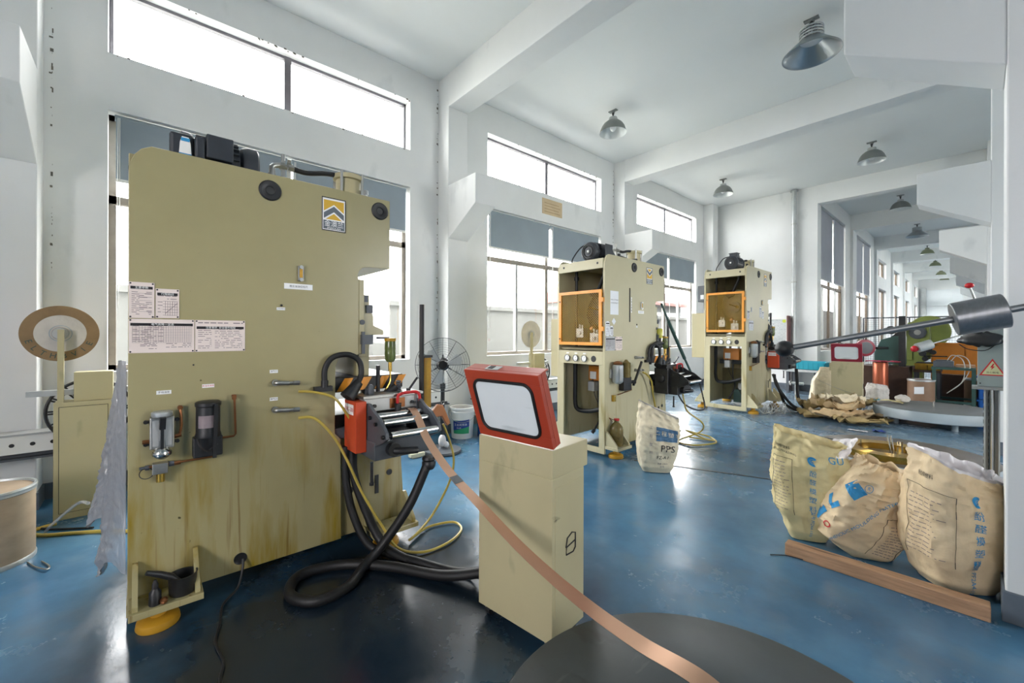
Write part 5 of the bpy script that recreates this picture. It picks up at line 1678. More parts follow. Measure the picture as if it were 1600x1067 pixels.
for k in range(3):
    a = 2 * math.pi * k / 3 + .4
    d1 = a_ * math.cos(a) + Vector((0, 0, 1)) * math.sin(a)
    d2 = a_ * math.cos(a + .7) + Vector((0, 0, 1)) * math.sin(a + .7)
    d3 = a_ * math.cos(a + .35) + Vector((0, 0, 1)) * math.sin(a + .35)
    vs = [c + d1 * .05 + nv * .03, c + d1 * .20 + nv * .035, c + d3 * .225 + nv * .05, c + d2 * .20 + nv * .07, c + d2 * .05 + nv * .06]
    MB().add(vs + [p + nv * .002 for p in vs], [(0, 1, 2, 3, 4), (9, 8, 7, 6, 5)] + [(i, (i + 1) % 5, 5 + (i + 1) % 5, 5 + i) for i in range(5)]).build('blade', M['blade'], fan)
MB().sphere((fx + .01, fy - .01, .13), .05, 14, (.9, .9, 1.5)).sphere((fx + .03, fy + .02, .09), .045, 12, (1.2, .8, .8)).build('knotted_bag', M['liner'], fan)

bx_, by_ = -4.50, 3.13
bu = thing('bucket', 'white plastic pail with blue and green label by the fan', 'bucket', (bx_, by_, 0))
MB().lathe([(0, .004), (.13, .004), (.135, 0), (.138, .01), (.153, .33), (.160, .332), (.160, .345), (.154, .347), (.156, .37), (.164, .372), (.164, .395), (.156, .397), (.150, .39), (.148, .34), (.13, .02), (0, .015)], (bx_, by_, 0), n=44).build('pail', M['white_plastic'], bu)
MB().lathe([(0, .34), (.147, .34), (.147, .345), (0, .352)], (bx_, by_, 0), n=30).build('sludge', M['dark_brown'], bu)
fa = math.atan2(-by_, -bx_)


def onpail(a, z, off=.0015):
    rr = .138 + (.153 - .138) * (z - .01) / .32 + off
    return Vector((bx_ + rr * math.cos(fa + a), by_ + rr * math.sin(fa + a), z))


lb = MB().grid(lambda u, v: onpail(-.85 + 1.5 * u, .07 + .17 * v), 20, 4).build('label', M['green_ink'], bu, fix=False)
MB().grid(lambda u, v: onpail(-.85 + 1.5 * u, .11 + .05 * u + (.12 - .03 * u) * v, .003), 20, 5).build('label_band', M['deep_blue_ink'], lb, fix=False)
MB().text('工业润滑油', .034, None, fn=lambda a, b: onpail(-.15 + a / .15, .185 + b + .02 * a, .0045)).text('全合成', .02, None, fn=lambda a, b: onpail(-.3 + a / .15, .145 + b, .0045)).build('lettering', M['white_ink'], lb, fix=False, smooth=False)
ha = [onpail(R(90), .35, .015)] + [Vector((bx_, by_, .33)) + Vector((math.cos(fa + R(90 - 180 * k / 12)), math.sin(fa + R(90 - 180 * k / 12)), 0)) * .172 + Vector((0, 0, -.11 * math.sin(math.pi * k / 12))) for k in range(1, 12)] + [onpail(R(-90), .35, .015)]
MB().tube(ha, .003, 6).build('bail_handle', M['steel'], bu)


def crate(name, label, x0, y0, z0, x1, y1, z1, m, cat='crate', group=None):
    r = thing(name, label, cat, ((x0 + x1) / 2, (y0 + y1) / 2, z0), group)
    t = .012
    b = MB().box(x0, y0, z0, x1, y1, z0 + t)
    b.box(x0, y0, z0, x0 + t, y1, z1).box(x1 - t, y0, z0, x1, y1, z1).box(x0, y0, z0, x1, y0 + t, z1).box(x0, y1 - t, z0, x1, y1, z1)
    b.box(x0 - .012, y0 - .012, z1 - .025, x1 + .012, y0, z1).box(x0 - .012, y1, z1 - .025, x1 + .012, y1 + .012, z1).box(x0 - .012, y0, z1 - .025, x0, y1, z1).box(x1, y0, z1 - .025, x1 + .012, y1, z1)
    b.build('shell', m, r, smooth=False)
    rb = MB()
    for k in range(6):
        x = x0 + (x1 - x0) * (k + .5) / 6
        rb.box(x - .006, y0 - .008, z0, x + .006, y0, z1 - .02)
        y = y0 + (y1 - y0) * (k + .5) / 6
        rb.box(x1, y - .006, z0, x1 + .008, y + .006, z1 - .02)
    rb.build('ribs', m, r, smooth=False)
    return r


crate('plastic_crate', 'blue plastic crate on the floor between the white pail and the red lid', -4.42, 3.32, 0, -4.05, 3.62, .26, M['blue_plastic'])
cp = thing('sponge_block', 'cream block lying on the floor beside the fan base', 'block', (-4.06, 2.26, 0))
MB().box(-4.13, 2.16, 0, -4.05, 2.33, .05).build('block', M['cream_plastic'], cp, bevel=.01)

# take-up units by the wall


def takeup(label, wl):
    r = thing('take_up_unit', label, 'winder', (-4.45, -.32, 0), 'take-up units by the window wall')
    MB().box(-4.56, -.474, .0, -4.38, -.161, .845).build('cabinet', M['cabinet'], r, bevel=.003, smooth=False)
    d_ = MB().box(-4.379, -.445, .05, -4.376, -.195, .81).build('door', M['cabinet'], r, bevel=.0015, smooth=False)
    g = MB()
    for a in ((-4.3795, -.448, .047, -4.3785, -.445, .813), (-4.3795, -.195, .047, -4.3785, -.192, .813), (-4.3795, -.448, .81, -4.3785, -.192, .813), (-4.3795, -.448, .047, -4.3785, -.192, .05)):
        g.box(*a)
    g.build('door_gap', M['ink'], d_, smooth=False)
    MB().cyl((-4.376, -.205, .44), (-4.355, -.205, .44), .014).box(-4.362, -.215, .435, -4.352, -.185, .447).build('door_handle', M['gunmetal'], d_)
    MB().box(-4.53, -.375, .845, -4.40, -.168, 1.058).build('top_box', M['cabinet'], r, bevel=.003, smooth=False)
    MB().box(-4.54, -.62, .885, -4.50, .02, .925).build('slotted_bar', M['galv'], r, smooth=False)
    MB().box(-4.42, -.456, .845, -4.39, -.424, 1.37).build('disc_post', M['cabinet'], r, smooth=False)
    c_ = Vector((-4.47, -.447, 1.342))
    ds = MB().lathe([(0, -.003), (.20, -.003), (.2025, 0), (.20, .003), (0, .003)], c_, (1, 0, 0), 72).build('guide_disc', mat('fibre_disc', '#8a6f4c', 0.6, var=.18, scale=8), r)
    MB().lathe([(0, .0035), (.132, .0035), (.133, .0045), (.1335, .003)], c_, (1, 0, 0), 60).build('disc_centre', M['cloth'], ds)
    MB().lathe([(.035, .004), (.045, .012), (.04, .03), (.0, .032)], c_, (1, 0, 0), 30).cyl(c_, c_ + Vector((.06, 0, 0)), .012).build('disc_hub', M['alu_light'], ds)
    MB().lathe([(.055, .0046), (.06, .0046)], c_, (1, 0, 0), 36).build('wear_ring', M['turntable_grey'], ds)
    if wl:
        t = MB()
        for i, ch in enumerate(['E', 'L', 'T', 'H', 'B', 'V', 'I', 'E']):
            an = R(200 + i * 19)
            rad = Vector((0, math.cos(an), math.sin(an)))
            tan = Vector((0, -math.sin(an), math.cos(an)))
            t.text(ch, .05, c_ + rad * .167 + Vector((.0042, 0, 0)), tan, -rad)
        t.build('stencil_letters', M['dark_green'], ds, smooth=False)
    wc_ = Vector((-4.585, -.30, .75))
    wh = MB().ring(wc_, .235, .011, (1, 0, 0), 48, 8).ring(wc_, .19, .006, (1, 0, 0), 44, 6)
    for k in range(14):
        a = 2 * math.pi * k / 14
        for da in (-.04, .04):
            wh.beam(wc_ + Vector((0, math.cos(a + da * 2), math.sin(a + da * 2))) * .06, wc_ + Vector((0, math.cos(a + da), math.sin(a + da))) * .235, .012, .006, (1, 0, 0))
    wh.lathe([(0, -.02), (.07, -.02), (.07, .02), (0, .02)], wc_, (1, 0, 0), 24)
    wh.build('spoked_reel', M['black'], r)
    return r


t1 = takeup('pale green take-up cabinet with brown lettered disc at the left edge', True)
t2 = dup(t1, (-4.45, 4.42, 0), 'pale green take-up cabinet with white disc beyond the red lid, second bay')
for ch in t2.children:
    if ch.name.startswith('spoked_reel'):
        ch.location.y += .20
    if ch.name.startswith('guide_disc'):
        ch.location.y += .06
        ch.material_slots[0].link = 'OBJECT'
        ch.material_slots[0].material = M['cloth']
        for g in list(ch.children):
            if g.name.startswith('stencil'):
                bpy.data.objects.remove(g)
hose('floor_hose', 'amber hose lying on the blue floor before the left take-up cabinet', 'hose',
     [(-4.30, -.45, .01), (-4.24, -.56, .01), (-4.12, -.50, .01), (-4.02, -.34, .01), (-3.93, -.20, .01), (-3.8, -.05, .01)], .012, M['hose_yellow'])
hose('floor_cable', 'black cable on the floor near the brown drum', 'cable', [(-4.6, -.75, .008), (-4.35, -.58, .008), (-4.2, -.45, .008), (-4.05, -.25, .008)], .007, M['black'])
hose('bent_wire', 'short bent wire on the floor beside the brown drum', 'wire', [(-3.70, -.50, .006), (-3.60, -.46, .006), (-3.50, -.40, .012), (-3.56, -.40, .006), (-3.66, -.44, .006)], .004, M['steel'])

# fibre drums


def drum(label, x, y, rad, h, m, lab=False):
    r = thing('fibre_drum', label, 'drum', (x, y, 0), 'brown fibre drums')
    MB().lathe([(0, .006), (rad - .004, .006), (rad, .03), (rad, h - .03)], (x, y, 0), n=48).build('wall', m, r)
    MB().lathe([(rad, h - .035), (rad + .006, h - .03), (rad + .004, h - .02), (rad + .008, h - .01), (rad + .005, h), (rad - .006, h), (rad - .01, h - .014), (0, h - .012)], (x, y, 0), n=48).build('rim', M['galv'], r)
    MB().lathe([(0, 0), (rad + .004, 0), (rad + .005, .02), (rad, .028)], (x, y, 0), n=48).build('bottom_ring', M['galv'], r)
    MB().lathe([(0, h - .0105), (rad - .012, h - .0115), (rad - .014, h - .013)], (x, y, 0), n=40).build('lid', m, r)
    if lab:
        an = math.atan2(-y, -x)
        MB().grid(lambda u, v: Vector((x + (rad + .002) * math.cos(an - .5 + .7 * u), y + (rad + .002) * math.sin(an - .5 + .7 * u), h * (.48 + .25 * v + .03 * u))), 10, 3).build('paper_label', M['paper_white'], r, fix=False)
    return r


drum('pale brown drum cut by the left edge, near the take-up cabinet', -3.83, -.68, .195, .44, M['fibre'])
drum('brown drum with torn white label under the far bench', -.735, 10.9, .19, .52, M['fibre_far'], True)
drum('plain brown drum standing behind the dark green table', -.02, 11.88, .19, .52, M['fibre_far'])

# ---------------------------------------------------------------- paper sacks


class Sack:
    def __init__(s, c, yaw, H, prof, lean=(0, 0), slope=0.0, amp=.02, seed=1.0, tip=0.0, dip=0.0):
        s.dip = dip
        s.c, s.yaw, s.H, s.prof, s.lean, s.slope, s.amp, s.seed, s.tip = c, yaw, H, prof, lean, slope, amp, seed, tip

    def wd(s, t):
        P = s.prof
        for i in range(len(P) - 1):
            if t <= P[i + 1][0]:
                k = (t - P[i][0]) / (P[i + 1][0] - P[i][0])
                k = k * k * (3 - 2 * k)
                return P[i][1] + (P[i + 1][1] - P[i][1]) * k, P[i][2] + (P[i + 1][2] - P[i][2]) * k
        return P[-1][1], P[-1][2]

    def pos(s, th, t, off=0.0, shrink=1.0):
        """point of the skin; t < 0 runs over the bottom"""
        k = 1.0
        tt = t
        if t < 0:
            k = max(0.0, 1 + t / .12)
            tt = 0
        w, d = s.wd(min(1, tt))
        c, n = math.cos(th), math.sin(th)
        q = (c ** 4 + n ** 4) ** .25
        cx, cy = c / q, n / q
        x, y = w * cx * k * shrink, d * cy * k * shrink
        z = s.H * tt - s.slope * cx * tt * tt + s.tip * cx * (1 - tt) - s.dip * max(0, -cy) * (1 - .5 * cx * cx) * tt ** 4 + s.dip * .3 * max(0, cy) * tt ** 4
        base = Vector((cx * .25, cy * .25, tt * .9))
        g = min(1, max(0, tt * 5)) * (.6 + .6 * tt)
        b2 = Vector((base.x + .25 * base.z, base.y, base.z * .55))
        n1 = abs(noise.noise(b2 * 7 + Vector((s.seed, 0, 0))))
        n2 = abs(noise.noise(base * 12 + Vector((0, s.seed, 0))))
        n3 = abs(noise.noise(base * 24 + Vector((0, 0, s.seed))))
        dr = s.amp * g * (1.6 * noise.noise(base * 3.2 + Vector((s.seed, 0, 3))) + 1.35 * (.45 - 1.7 * n1) + .70 * (.45 - 1.7 * n2) * (.45 + tt) + .26 * (.45 - 1.7 * n3))
        rad = Vector((cx / max(w, .02), cy / max(d, .02), 0)).normalized()
        x += rad.x * (dr + off)
        y += rad.y * (dr + off)
        z += s.amp * .9 * noise.noise(Vector((cx * 3, cy * 3, s.seed))) * tt ** 4
        x += s.lean[0] * tt
        y += s.lean[1] * tt
        z = max(z, .004 + (off if t < 0 else 0))
        cs, sn = math.cos(s.yaw), math.sin(s.yaw)
        return Vector((s.c[0] + x * cs - y * sn, s.c[1] + x * sn + y * cs, z))

    def skin(s, mb, nu=110, nv=70):
        return mb.grid(lambda u, v: s.pos(2 * math.pi * u, -.12 + 1.12 * v), nu, nv, True)

    def mouth(s, mb, depth=.25, rise=0.0, nu=110):
        return mb.grid(lambda u, v: s.pos(2 * math.pi * u, 1 - depth + depth * v, -.022 + .018 * v ** 6) + Vector((0, 0, rise * v)), nu, 26, True)

    def fill(s, mb, t):
        return mb.grid(lambda u, v: s.pos(2 * math.pi * u, t, 0, .96 * v + .001) + Vector((0, 0, .03 * (1 - v))), 60, 6, True)

    def pm(s, th0, t0, rot=0.0, off=.004):
        e = .02
        ru = max(.05, (s.pos(th0 + e, t0) - s.pos(th0 - e, t0)).length / (2 * e))
        c, n = math.cos(rot), math.sin(rot)

        def f(a, b):
            u, v = a * c - b * n, a * n + b * c
            return s.pos(th0 + u / ru, min(.995, max(.005, t0 + v / s.H)), off)
        return f


def dense(mb, name, m, parent, cuts=1):
    o = mb.build(name, m, parent, smooth=False, fix=False)
    return o


def patch(fn, x0, y0, x1, y1, n=6):
    return MB().grid(lambda u, v: fn(x0 + (x1 - x0) * u, y0 + (y1 - y0) * v), n, n)


def column(mb, s, th0, t0, chars, size, step, off=.004):
    for i, ch in enumerate(chars):
        mb.text(ch, size, None, fn=s.pm(th0, t0 - i * step / s.H, 0, off))


def small_print(s, th0, t0, w, h, rows, seed, m, parent, name='small_print'):
    rr = random.Random(seed)
    f = s.pm(th0, t0)
    b = MB()
    for i in range(rows):
        y = h / 2 - h * (i + .5) / rows
        x = -w / 2
        end = w / 2 - rr.uniform(0, w * .3)
        while x < end:
            ln = min(rr.uniform(.01, .03), end - x)
            b.add([f(x, y), f(x + ln, y), f(x + ln, y + .0035), f(x, y + .0035)], [(0, 1, 2, 3)])
            x += ln + .006
    return b.build(name, m, parent, smooth=False, fix=False)


def frame_line(s, th0, t0, w, h, parent):
    f = s.pm(th0, t0)
    b = MB()
    for (ax, ay, bx2, by2) in ((-w / 2, -h / 2, -w / 2, h / 2), (-w / 2, h / 2, w / 2, h / 2), (w / 2, h / 2, w / 2, -h / 2)):
        n = 10
        for k in range(n):
            p = f(ax + (bx2 - ax) * k / n, ay + (by2 - ay) * k / n)
            q = f(ax + (bx2 - ax) * (k + 1) / n, ay + (by2 - ay) * (k + 1) / n)
            b.beam(p, q, .0025, .0015)
    return b.build('frame_line', M['ink'], parent, smooth=False)


def swoosh(s, th0, t0, parent, k=1.0):
    f = s.pm(th0, t0)
    b = MB()
    for (rad, wd_, a0, a1) in ((.030, .016, 40, 300), (.012, .008, 60, 320)):
        n = 14
        for i in range(n):
            p = []
            for a, r_ in ((a0 + (a1 - a0) * i / n, rad), (a0 + (a1 - a0) * (i + 1) / n, rad), (a0 + (a1 - a0) * (i + 1) / n, rad - wd_), (a0 + (a1 - a0) * i / n, rad - wd_)):
                p.append(f(k * r_ * math.cos(R(a)), k * r_ * math.sin(R(a))))
            b.add(p, [(0, 1, 2, 3)])
    return b.build('swoosh_mark', M['blue_ink'], parent, smooth=False, fix=False)


def sack(label, S_, m, liner=None, liner_rise=0.0, group='open paper sacks'):
    r = thing('paper_sack', label, 'sack', (S_.c[0], S_.c[1], 0), group)
    S_.skin(MB()).build('sack_body', m, r, fix=False)
    if liner:
        S_.mouth(MB(), .3, liner_rise).build('inner_liner', liner, r, fix=False)
    else:
        S_.mouth(MB(), .3, -.002).build('inner_ply', m, r, fix=False)
    return r


TH = R(-90)
# first of the three sacks on the right: pale yellow, standing at the left
s1 = Sack((-.765, 3.31), R(28), .675, [(0, .10, .07), (.12, .13, .10), (.35, .185, .135), (.7, .205, .125), (1, .20, .085)], (.01, 0), .055, .018, 2.0, dip=.02)
r1 = sack('pale yellow paper sack standing leftmost of the three by the wooden beam', s1, M['kraft_yellow'])
tx = MB()
column(tx, s1, R(-92), .68, '酚醛模塑料', .042, .056)
tx.text('型号:PF2A4-151J', .026, None, fn=s1.pm(R(-92), .20, R(-90)))
tx.build('lettering', M['blue_ink'], r1, smooth=False, fix=False)
swoosh(s1, R(-92), .80, r1)
small_print(s1, R(-140), .52, .12, .30, 15, 5, M['ink_grey'], r1)
t_ = MB()
t_.text('酚醛模塑料', .022, None, fn=s1.pm(R(-140), .86)).text('PHENOLIC MOULDING', .017, None, fn=s1.pm(R(-140), .82))
t_.build('side_lettering', M['ink'], r1, smooth=False, fix=False)
frame_line(s1, R(-140), .52, .14, .34, r1)
f_ = s1.pm(R(-52), .50)
for k in range(5):
    patch(f_, -.05 + .006 * k, -.09 + k * .034, .06, -.062 + k * .034, 5).build('blue_band', M['blue_ink'], r1, smooth=False, fix=False)
f_ = s1.pm(R(-60), .86)
MB().text('GU', .07, None, fn=f_).build('blue_logo', M['blue_ink'], r1, smooth=False, fix=False)
MB().grid(lambda u, v: s1.pos(R(-60) + R(115) * u, .90 + .10 * v, .002 + .01 * v) + Vector((.03 * v * v, .03 * v, .055 * math.sin(math.pi * u) * v + .012 * noise.noise(Vector((u * 6, v * 4, 1))))), 26, 12).build('plastic_flap', M['liner'], r1, fix=False)

# second sack, slumped to the right
s2 = Sack((-.555, 3.30), R(33), .54, [(0, .10, .09), (.12, .18, .13), (.4, .235, .155), (.75, .22, .13), (1, .145, .06)], (.25, .02), .05, .026, 9.0, tip=-.06, dip=.02)
r2 = sack('tan paper sack slumped in the middle of the three by the wooden beam', s2, M['kraft'])
MB().text('PHENOLIC MOULDING MATERIALS', .031, None, fn=s2.pm(R(-108), .44, R(50))).build('lettering', M['blue_ink'], r2, smooth=False, fix=False)
b = MB()
f_ = s2.pm(R(-152), .55, R(50))
for (x0, y0, x1, y1) in ((-.15, -.05, -.06, .0), (-.13, .0, -.10, .05), (-.02, -.05, .03, -.02), (-.02, -.02, .0, .05), (.09, -.05, .15, .05)):
    b.grid(lambda u, v: f_(x0 + (x1 - x0) * u, y0 + (y1 - y0) * v), 5, 5)
b.build('blue_logo', M['blue_ink'], r2, smooth=False, fix=False)
f_ = s2.pm(R(-146), .27)
rg = MB()
for i in range(20):
    p = [f_(q * math.cos(a), q * math.sin(a)) for q, a in ((.020, 2 * math.pi * i / 20), (.020, 2 * math.pi * (i + 1) / 20), (.013, 2 * math.pi * (i + 1) / 20), (.013, 2 * math.pi * i / 20))]
    rg.add(p, [(0, 1, 2, 3)])
rg.build('red_ring_mark', M['red_ink'], r2, smooth=False, fix=False)
f_ = s2.pm(R(-120), .76)
rg = MB()
for i in range(18):
    p = [f_(q * math.cos(a), q * math.sin(a)) for q, a in ((.020, 2 * math.pi * i / 18), (.020, 2 * math.pi * (i + 1) / 18), (.017, 2 * math.pi * (i + 1) / 18), (.017, 2 * math.pi * i / 18))]
    rg.add(p, [(0, 1, 2, 3)])
rg.text('R', .024, None, fn=f_)
rg.build('round_mark', M['blue_ink'], r2, smooth=False, fix=False)
small_print(s2, R(-62), .28, .15, .18, 12, 8, M['ink_grey'], r2)
frame_line(s2, R(-64), .30, .19, .22, r2)

# third sack, against the column
s3 = Sack((-.088, 3.305), R(40), .655, [(0, .13, .11), (.1, .17, .135), (.3, .21, .155), (.7, .203, .15), (1, .185, .115)], (.01, 0), .06, .016, 5.0, dip=.05)
r3 = sack('tan paper sack with white liner nearest the column, rightmost of the three', s3, M['kraft'], M['liner'], .015)
tx = MB()
column(tx, s3, R(-97), .66, '酚醛模塑料', .05, .064)
tx.text('型号:PF2A4-151J', .032, None, fn=s3.pm(R(-98), .14, R(-90)))
tx.build('lettering', M['blue_ink'], r3, smooth=False, fix=False)
swoosh(s3, R(-97), .775, r3, 1.05)
small_print(s3, R(-158), .48, .15, .30, 14, 3, M['ink_grey'], r3)
frame_line(s3, R(-156), .50, .18, .36, r3)
MB().text('酚醛模塑料', .024, None, fn=s3.pm(R(-158), .86)).build('side_lettering', M['ink'], r3, smooth=False, fix=False)

# sack by the middle press
s4 = Sack((-2.13, 3.80), R(40), .60, [(0, .13, .08), (.12, .16, .11), (.4, .185, .12), (.7, .19, .11), (1, .185, .06)], (.02, 0), .085, .012, 13.0)
r4 = sack('cream paper sack with blue print panel before the middle press', s4, M['kraft_light'], M['cloth'], .012)
f_ = s4.pm(R(-72), .66)
p_ = MB().grid(lambda u, v: f_(-.10 + .20 * u, -.075 + .13 * v + .01 * u), 12, 8).build('blue_panel', M['navy_ink'], r4, smooth=False, fix=False)
f2 = s4.pm(R(-72), .66, 0, .007)
MB().text('工 程 塑 料', .052, None, fn=lambda a, b: f2(a + .01, b)).build('panel_lettering', M['kraft_light'], p_, smooth=False, fix=False)
tx = MB()
tx.text('PPS', .095, None, fn=s4.pm(R(-68), .42)).text('FZ-A1', .045, None, fn=s4.pm(R(-78), .27))
tx.build('lettering', M['ink'], r4, smooth=False, fix=False)
tx = MB()
column(tx, s4, R(-112), .72, '工程塑料', .03, .075)
tx.text('净重 25KG', .02, None, fn=s4.pm(R(-78), .17)).text('批号', .02, None, fn=s4.pm(R(-78), .12))
tx.build('side_lettering', M['ink_grey'], r4, smooth=False, fix=False)
# sacks deeper in the room
s5 = Sack((-2.06, 9.85), R(30), .72, [(0, .14, .10), (.15, .19, .13), (.6, .19, .10), (1, .11, .03)], (.10, 0), .0, .010, 17.0)
sack('tan paper sack leaning on the left side of the maroon-lidded cabinet', s5, M['kraft_light'])
s6 = Sack((-1.275, 10.25), R(48), .42, [(0, .11, .10), (.4, .14, .14), (.8, .145, .14), (1, .13, .11)], (0, 0), .02, .006, 21.0)
sack('squat white woven bag with rolled rim right of the maroon-lidded cabinet', s6, M['cloth'], M['liner'], .01)

# heap of flattened empty sacks
random.seed(11)
lab = ['large folded tan sack sheet lying at the bottom of the heap', 'olive-tan sack sheet with turned-up left corner on the heap', 'crumpled pale sack in the middle of the heap',
       'narrow folded sack across the front of the heap', 'upstanding creased sack at the back right of the heap', 'topmost pale crumpled sack of the heap', 'dark olive flattened sack sticking out right of the heap']
spec = [(-1.50, 8.55, .02, 1.15, .62, 25, .05, 'kraft_pile2', 0), (-1.75, 8.55, .07, .62, .5, 60, .10, 'kraft_pile2', .12), (-1.55, 8.45, .13, .70, .42, 10, .10, 'kraft_pile', .05),
        (-1.42, 8.22, .06, .95, .26, 40, .06, 'kraft_pile', .03), (-1.50, 8.80, .10, .72, .45, 52, .10, 'kraft_pile2', .10), (-1.50, 8.55, .19, .55, .34, 33, .09, 'kraft_light', .04), (-1.20, 8.05, .03, .6, .30, 30, .05, 'kraft_pile2', .02)]
for i, (x, y, z, L_, W_, yaw, am, mm, curl) in enumerate(spec):
    r = thing('flattened_sack', lab[i], 'sack', (x, y, 0), 'heap of flattened sacks')
    cs, sn = math.cos(R(yaw)), math.sin(R(yaw))

    def fs_(u, v, top=0.0):
        a, b_ = (u - .5) * L_, (v - .5) * W_
        q = Vector((a * 3.2, b_ * 4.5, i * 3.7))
        h = z * 1.35 + 1.1 * am * (.7 * noise.noise(q) + .9 * crease(q, 1.3, i) - .3 * crease(q, 2.9, i + 5)) + curl * ((abs(u - .5) * 2) ** 3 + (abs(v - .5) * 2) ** 3) * .7 + top
        e = .05 * noise.noise(Vector((u * 3, v * 3, i)))
        a, b_ = a * (1 + e), b_ * (1 - e)
        return Vector((x + a * cs - b_ * sn, y + a * sn + b_ * cs, max(.006 + top, h)))
    MB().grid(lambda u, v: fs_(u, v), 44, 30).build('lower_ply', M[mm], r, fix=False)
    MB().grid(lambda u, v: fs_(u * .94 + .01, v * .94 + .03, .012 + .02 * abs(noise.noise(Vector((u * 5, v * 5, i + 9))))), 44, 30).build('upper_ply', M[mm], r, fix=False)

# things on the large grey turntable
r = thing('woven_bag', 'crumpled pale bag lying on the large grey turntable', 'bag', (-.83, 9.15, .25))
MB().grid(lambda u, v: Vector((-.83 + .09 * math.cos(2 * math.pi * u) * math.sin(math.pi * v) * (1 + .3 * noise.noise(Vector((u * 5, v * 4, 3)))), 9.15 + .15 * math.sin(2 * math.pi * u) * math.sin(math.pi * v) * (1 + .3 * noise.noise(Vector((u * 4, v * 4, 7)))), 0.322 - .06 * math.cos(math.pi * v) + .012 * noise.noise(Vector((u * 8, v * 8, 1))))), 48, 24, True).build('bag', M['cloth'], r, fix=False)
r = thing('flattened_sack', 'yellow and teal printed sack strip on the rim of the large grey turntable', 'sack', (-1.05, 8.95, .25))
fq = lambda u, v: Vector((-1.23 + .42 * u, 8.86 + .10 * u + .16 * v, .262 + .03 * math.sin(3.1 * u) + .02 * abs(noise.noise(Vector((u * 4, v * 4, 2))))))
MB().grid(fq, 20, 8).build('paper', M['kraft_yellow'], r, fix=False)
MB().grid(lambda u, v: fq(.12 + .25 * u, v) + Vector((0, 0, .003)), 8, 8).build('teal_band', M['teal'], r, fix=False)

# wooden beam in front of the sacks
wb = thing('wooden_beam', 'rough wooden beam lying on the floor before the three sacks', 'beam', (-.36, 2.98, 0))
vs = []
pa, pb = Vector((-.795, 2.985, 0)), Vector((.035, 3.008, 0))
MB().beam(pa + Vector((0, 0, .036)), pb + Vector((0, 0, .036)), .075, .072).build('timber', M['wood'], wb, bevel=.004, smooth=False)
hose('floor_twig', 'short black wire sticking out under the wooden beam', 'wire', [(-.85, 2.87, .004), (-.78, 2.93, .006), (-.70, 2.95, .006)], .003, M['black'])

# glass oil jar on the middle press foot
jr = thing('oil_jar', 'brown murky oil bottle on the foot plate of the middle press', 'bottle', (-2.655, 3.90, .125))
MB().lathe([(0, .126), (.066, .126), (.072, .134), (.072, .30), (.066, .33), (.040, .365), (.026, .378), (.025, .40)], (-2.655, 3.90, 0), n=32).build('body', M['oil_glass'], jr)
MB().lathe([(.028, .398), (.030, .40), (.030, .418), (0, .42)], (-2.655, 3.90, 0), n=20).build('cap', M['red_ink'], jr)
MB().tube(spl([(-2.69, 3.875, .385), (-2.72, 3.85, .425), (-2.68, 3.86, .41), (-2.65, 3.875, .405)], 5), .004, 6).build('handle', M['copper'], jr)
rb_ = MB()
for k in range(4):
    rb_.ring((-2.655, 3.90, .165 + k * .035), .0725, .002, (0, 0, 1), 32, 5)
rb_.build('ribs', M['oil_glass'], jr)

# amber hoses and wires beside presses two and three
hose('air_hose', 'amber air hose dropping down the side of the middle press', 'hose',
     [(-2.67, 4.46, .89), (-2.66, 4.52, .87), (-2.64, 4.60, .78), (-2.66, 4.68, .60), (-2.65, 4.75, .35), (-2.62, 4.80, .12), (-2.5, 4.9, .02)], .010, M['hose_yellow'])
hose('air_hose', 'amber air hose curled in loops on the floor beside the middle press', 'hose',
     [(-2.45, 4.98, .70), (-2.40, 4.95, .52), (-2.38, 5.0, .40), (-2.28, 5.18, .25), (-2.34, 5.25, .12), (-2.5, 5.0, .02), (-2.30, 4.95, .015), (-2.15, 5.25, .02), (-2.30, 5.42, .04), (-2.46, 5.25, .10), (-2.40, 5.02, .16), (-2.22, 5.12, .08), (-2.22, 5.35, .02), (-2.5, 5.3, .015)], .010, M['hose_yellow'])
hose('floor_cable', 'black cable looping below the middle press feeder', 'cable',
     [(-2.45, 4.85, .66), (-2.40, 4.95, .50), (-2.36, 5.2, .40), (-2.36, 5.42, .40), (-2.42, 5.5, .55), (-2.45, 5.45, .75)], .009, M['rubber'])
for i, lab_ in enumerate(('left black hose drooping from the farthest press to the floor', 'right black hose drooping from the farthest press to the floor')):
    hose('conduit_hose', lab_, 'hose', [(-2.50 - .04 * i, 8.64 + .05 * i, .62), (-2.48, 8.66 + .05 * i, .45), (-2.36 - .05 * i, 8.66 + .05 * i, .25), (-2.22 - .1 * i, 8.62, .10), (-2.05 - .1 * i, 8.58, .03), (-1.9, 8.6, .03)], .024, M['rubber'])
hose('conduit_hose', 'black hose hanging from the farthest feeder beside the red cover', 'hose', [(-2.25, 9.0, .72), (-2.24, 9.02, .50), (-2.24, 9.03, .32), (-2.20, 9.0, .12), (-2.12, 8.95, .03)], .026, M['rubber'])
wr = []
for k in range(70):
    a = k * .55
    rr = .10 + .05 * math.sin(k * .37)
    wr.append((-2.33 + .12 * math.sin(k * .11) + rr * math.cos(a), 7.95 + .16 * math.cos(k * .083) + rr * math.sin(a), .03 + .09 * (1 + math.sin(k * .7 + a)) * .9))
o = MB().tube(spl(wr, 5), .0045, 5).build('wire_tangle', M['cable_grey'])
tag(o, 'tangle of grey wire on the floor beside the farthest press', 'wire')
tr_ = thing('paper_scrap', 'white paper scrap on the floor before the sack heap', 'litter', (-1.15, 7.5, 0))
MB().grid(lambda u, v: Vector((-1.25 + .22 * u, 7.45 + .08 * v, .006 + .012 * abs(noise.noise(Vector((u * 5, v * 5, 0)))))), 12, 6).build('scrap', M['liner'], tr_, fix=False)
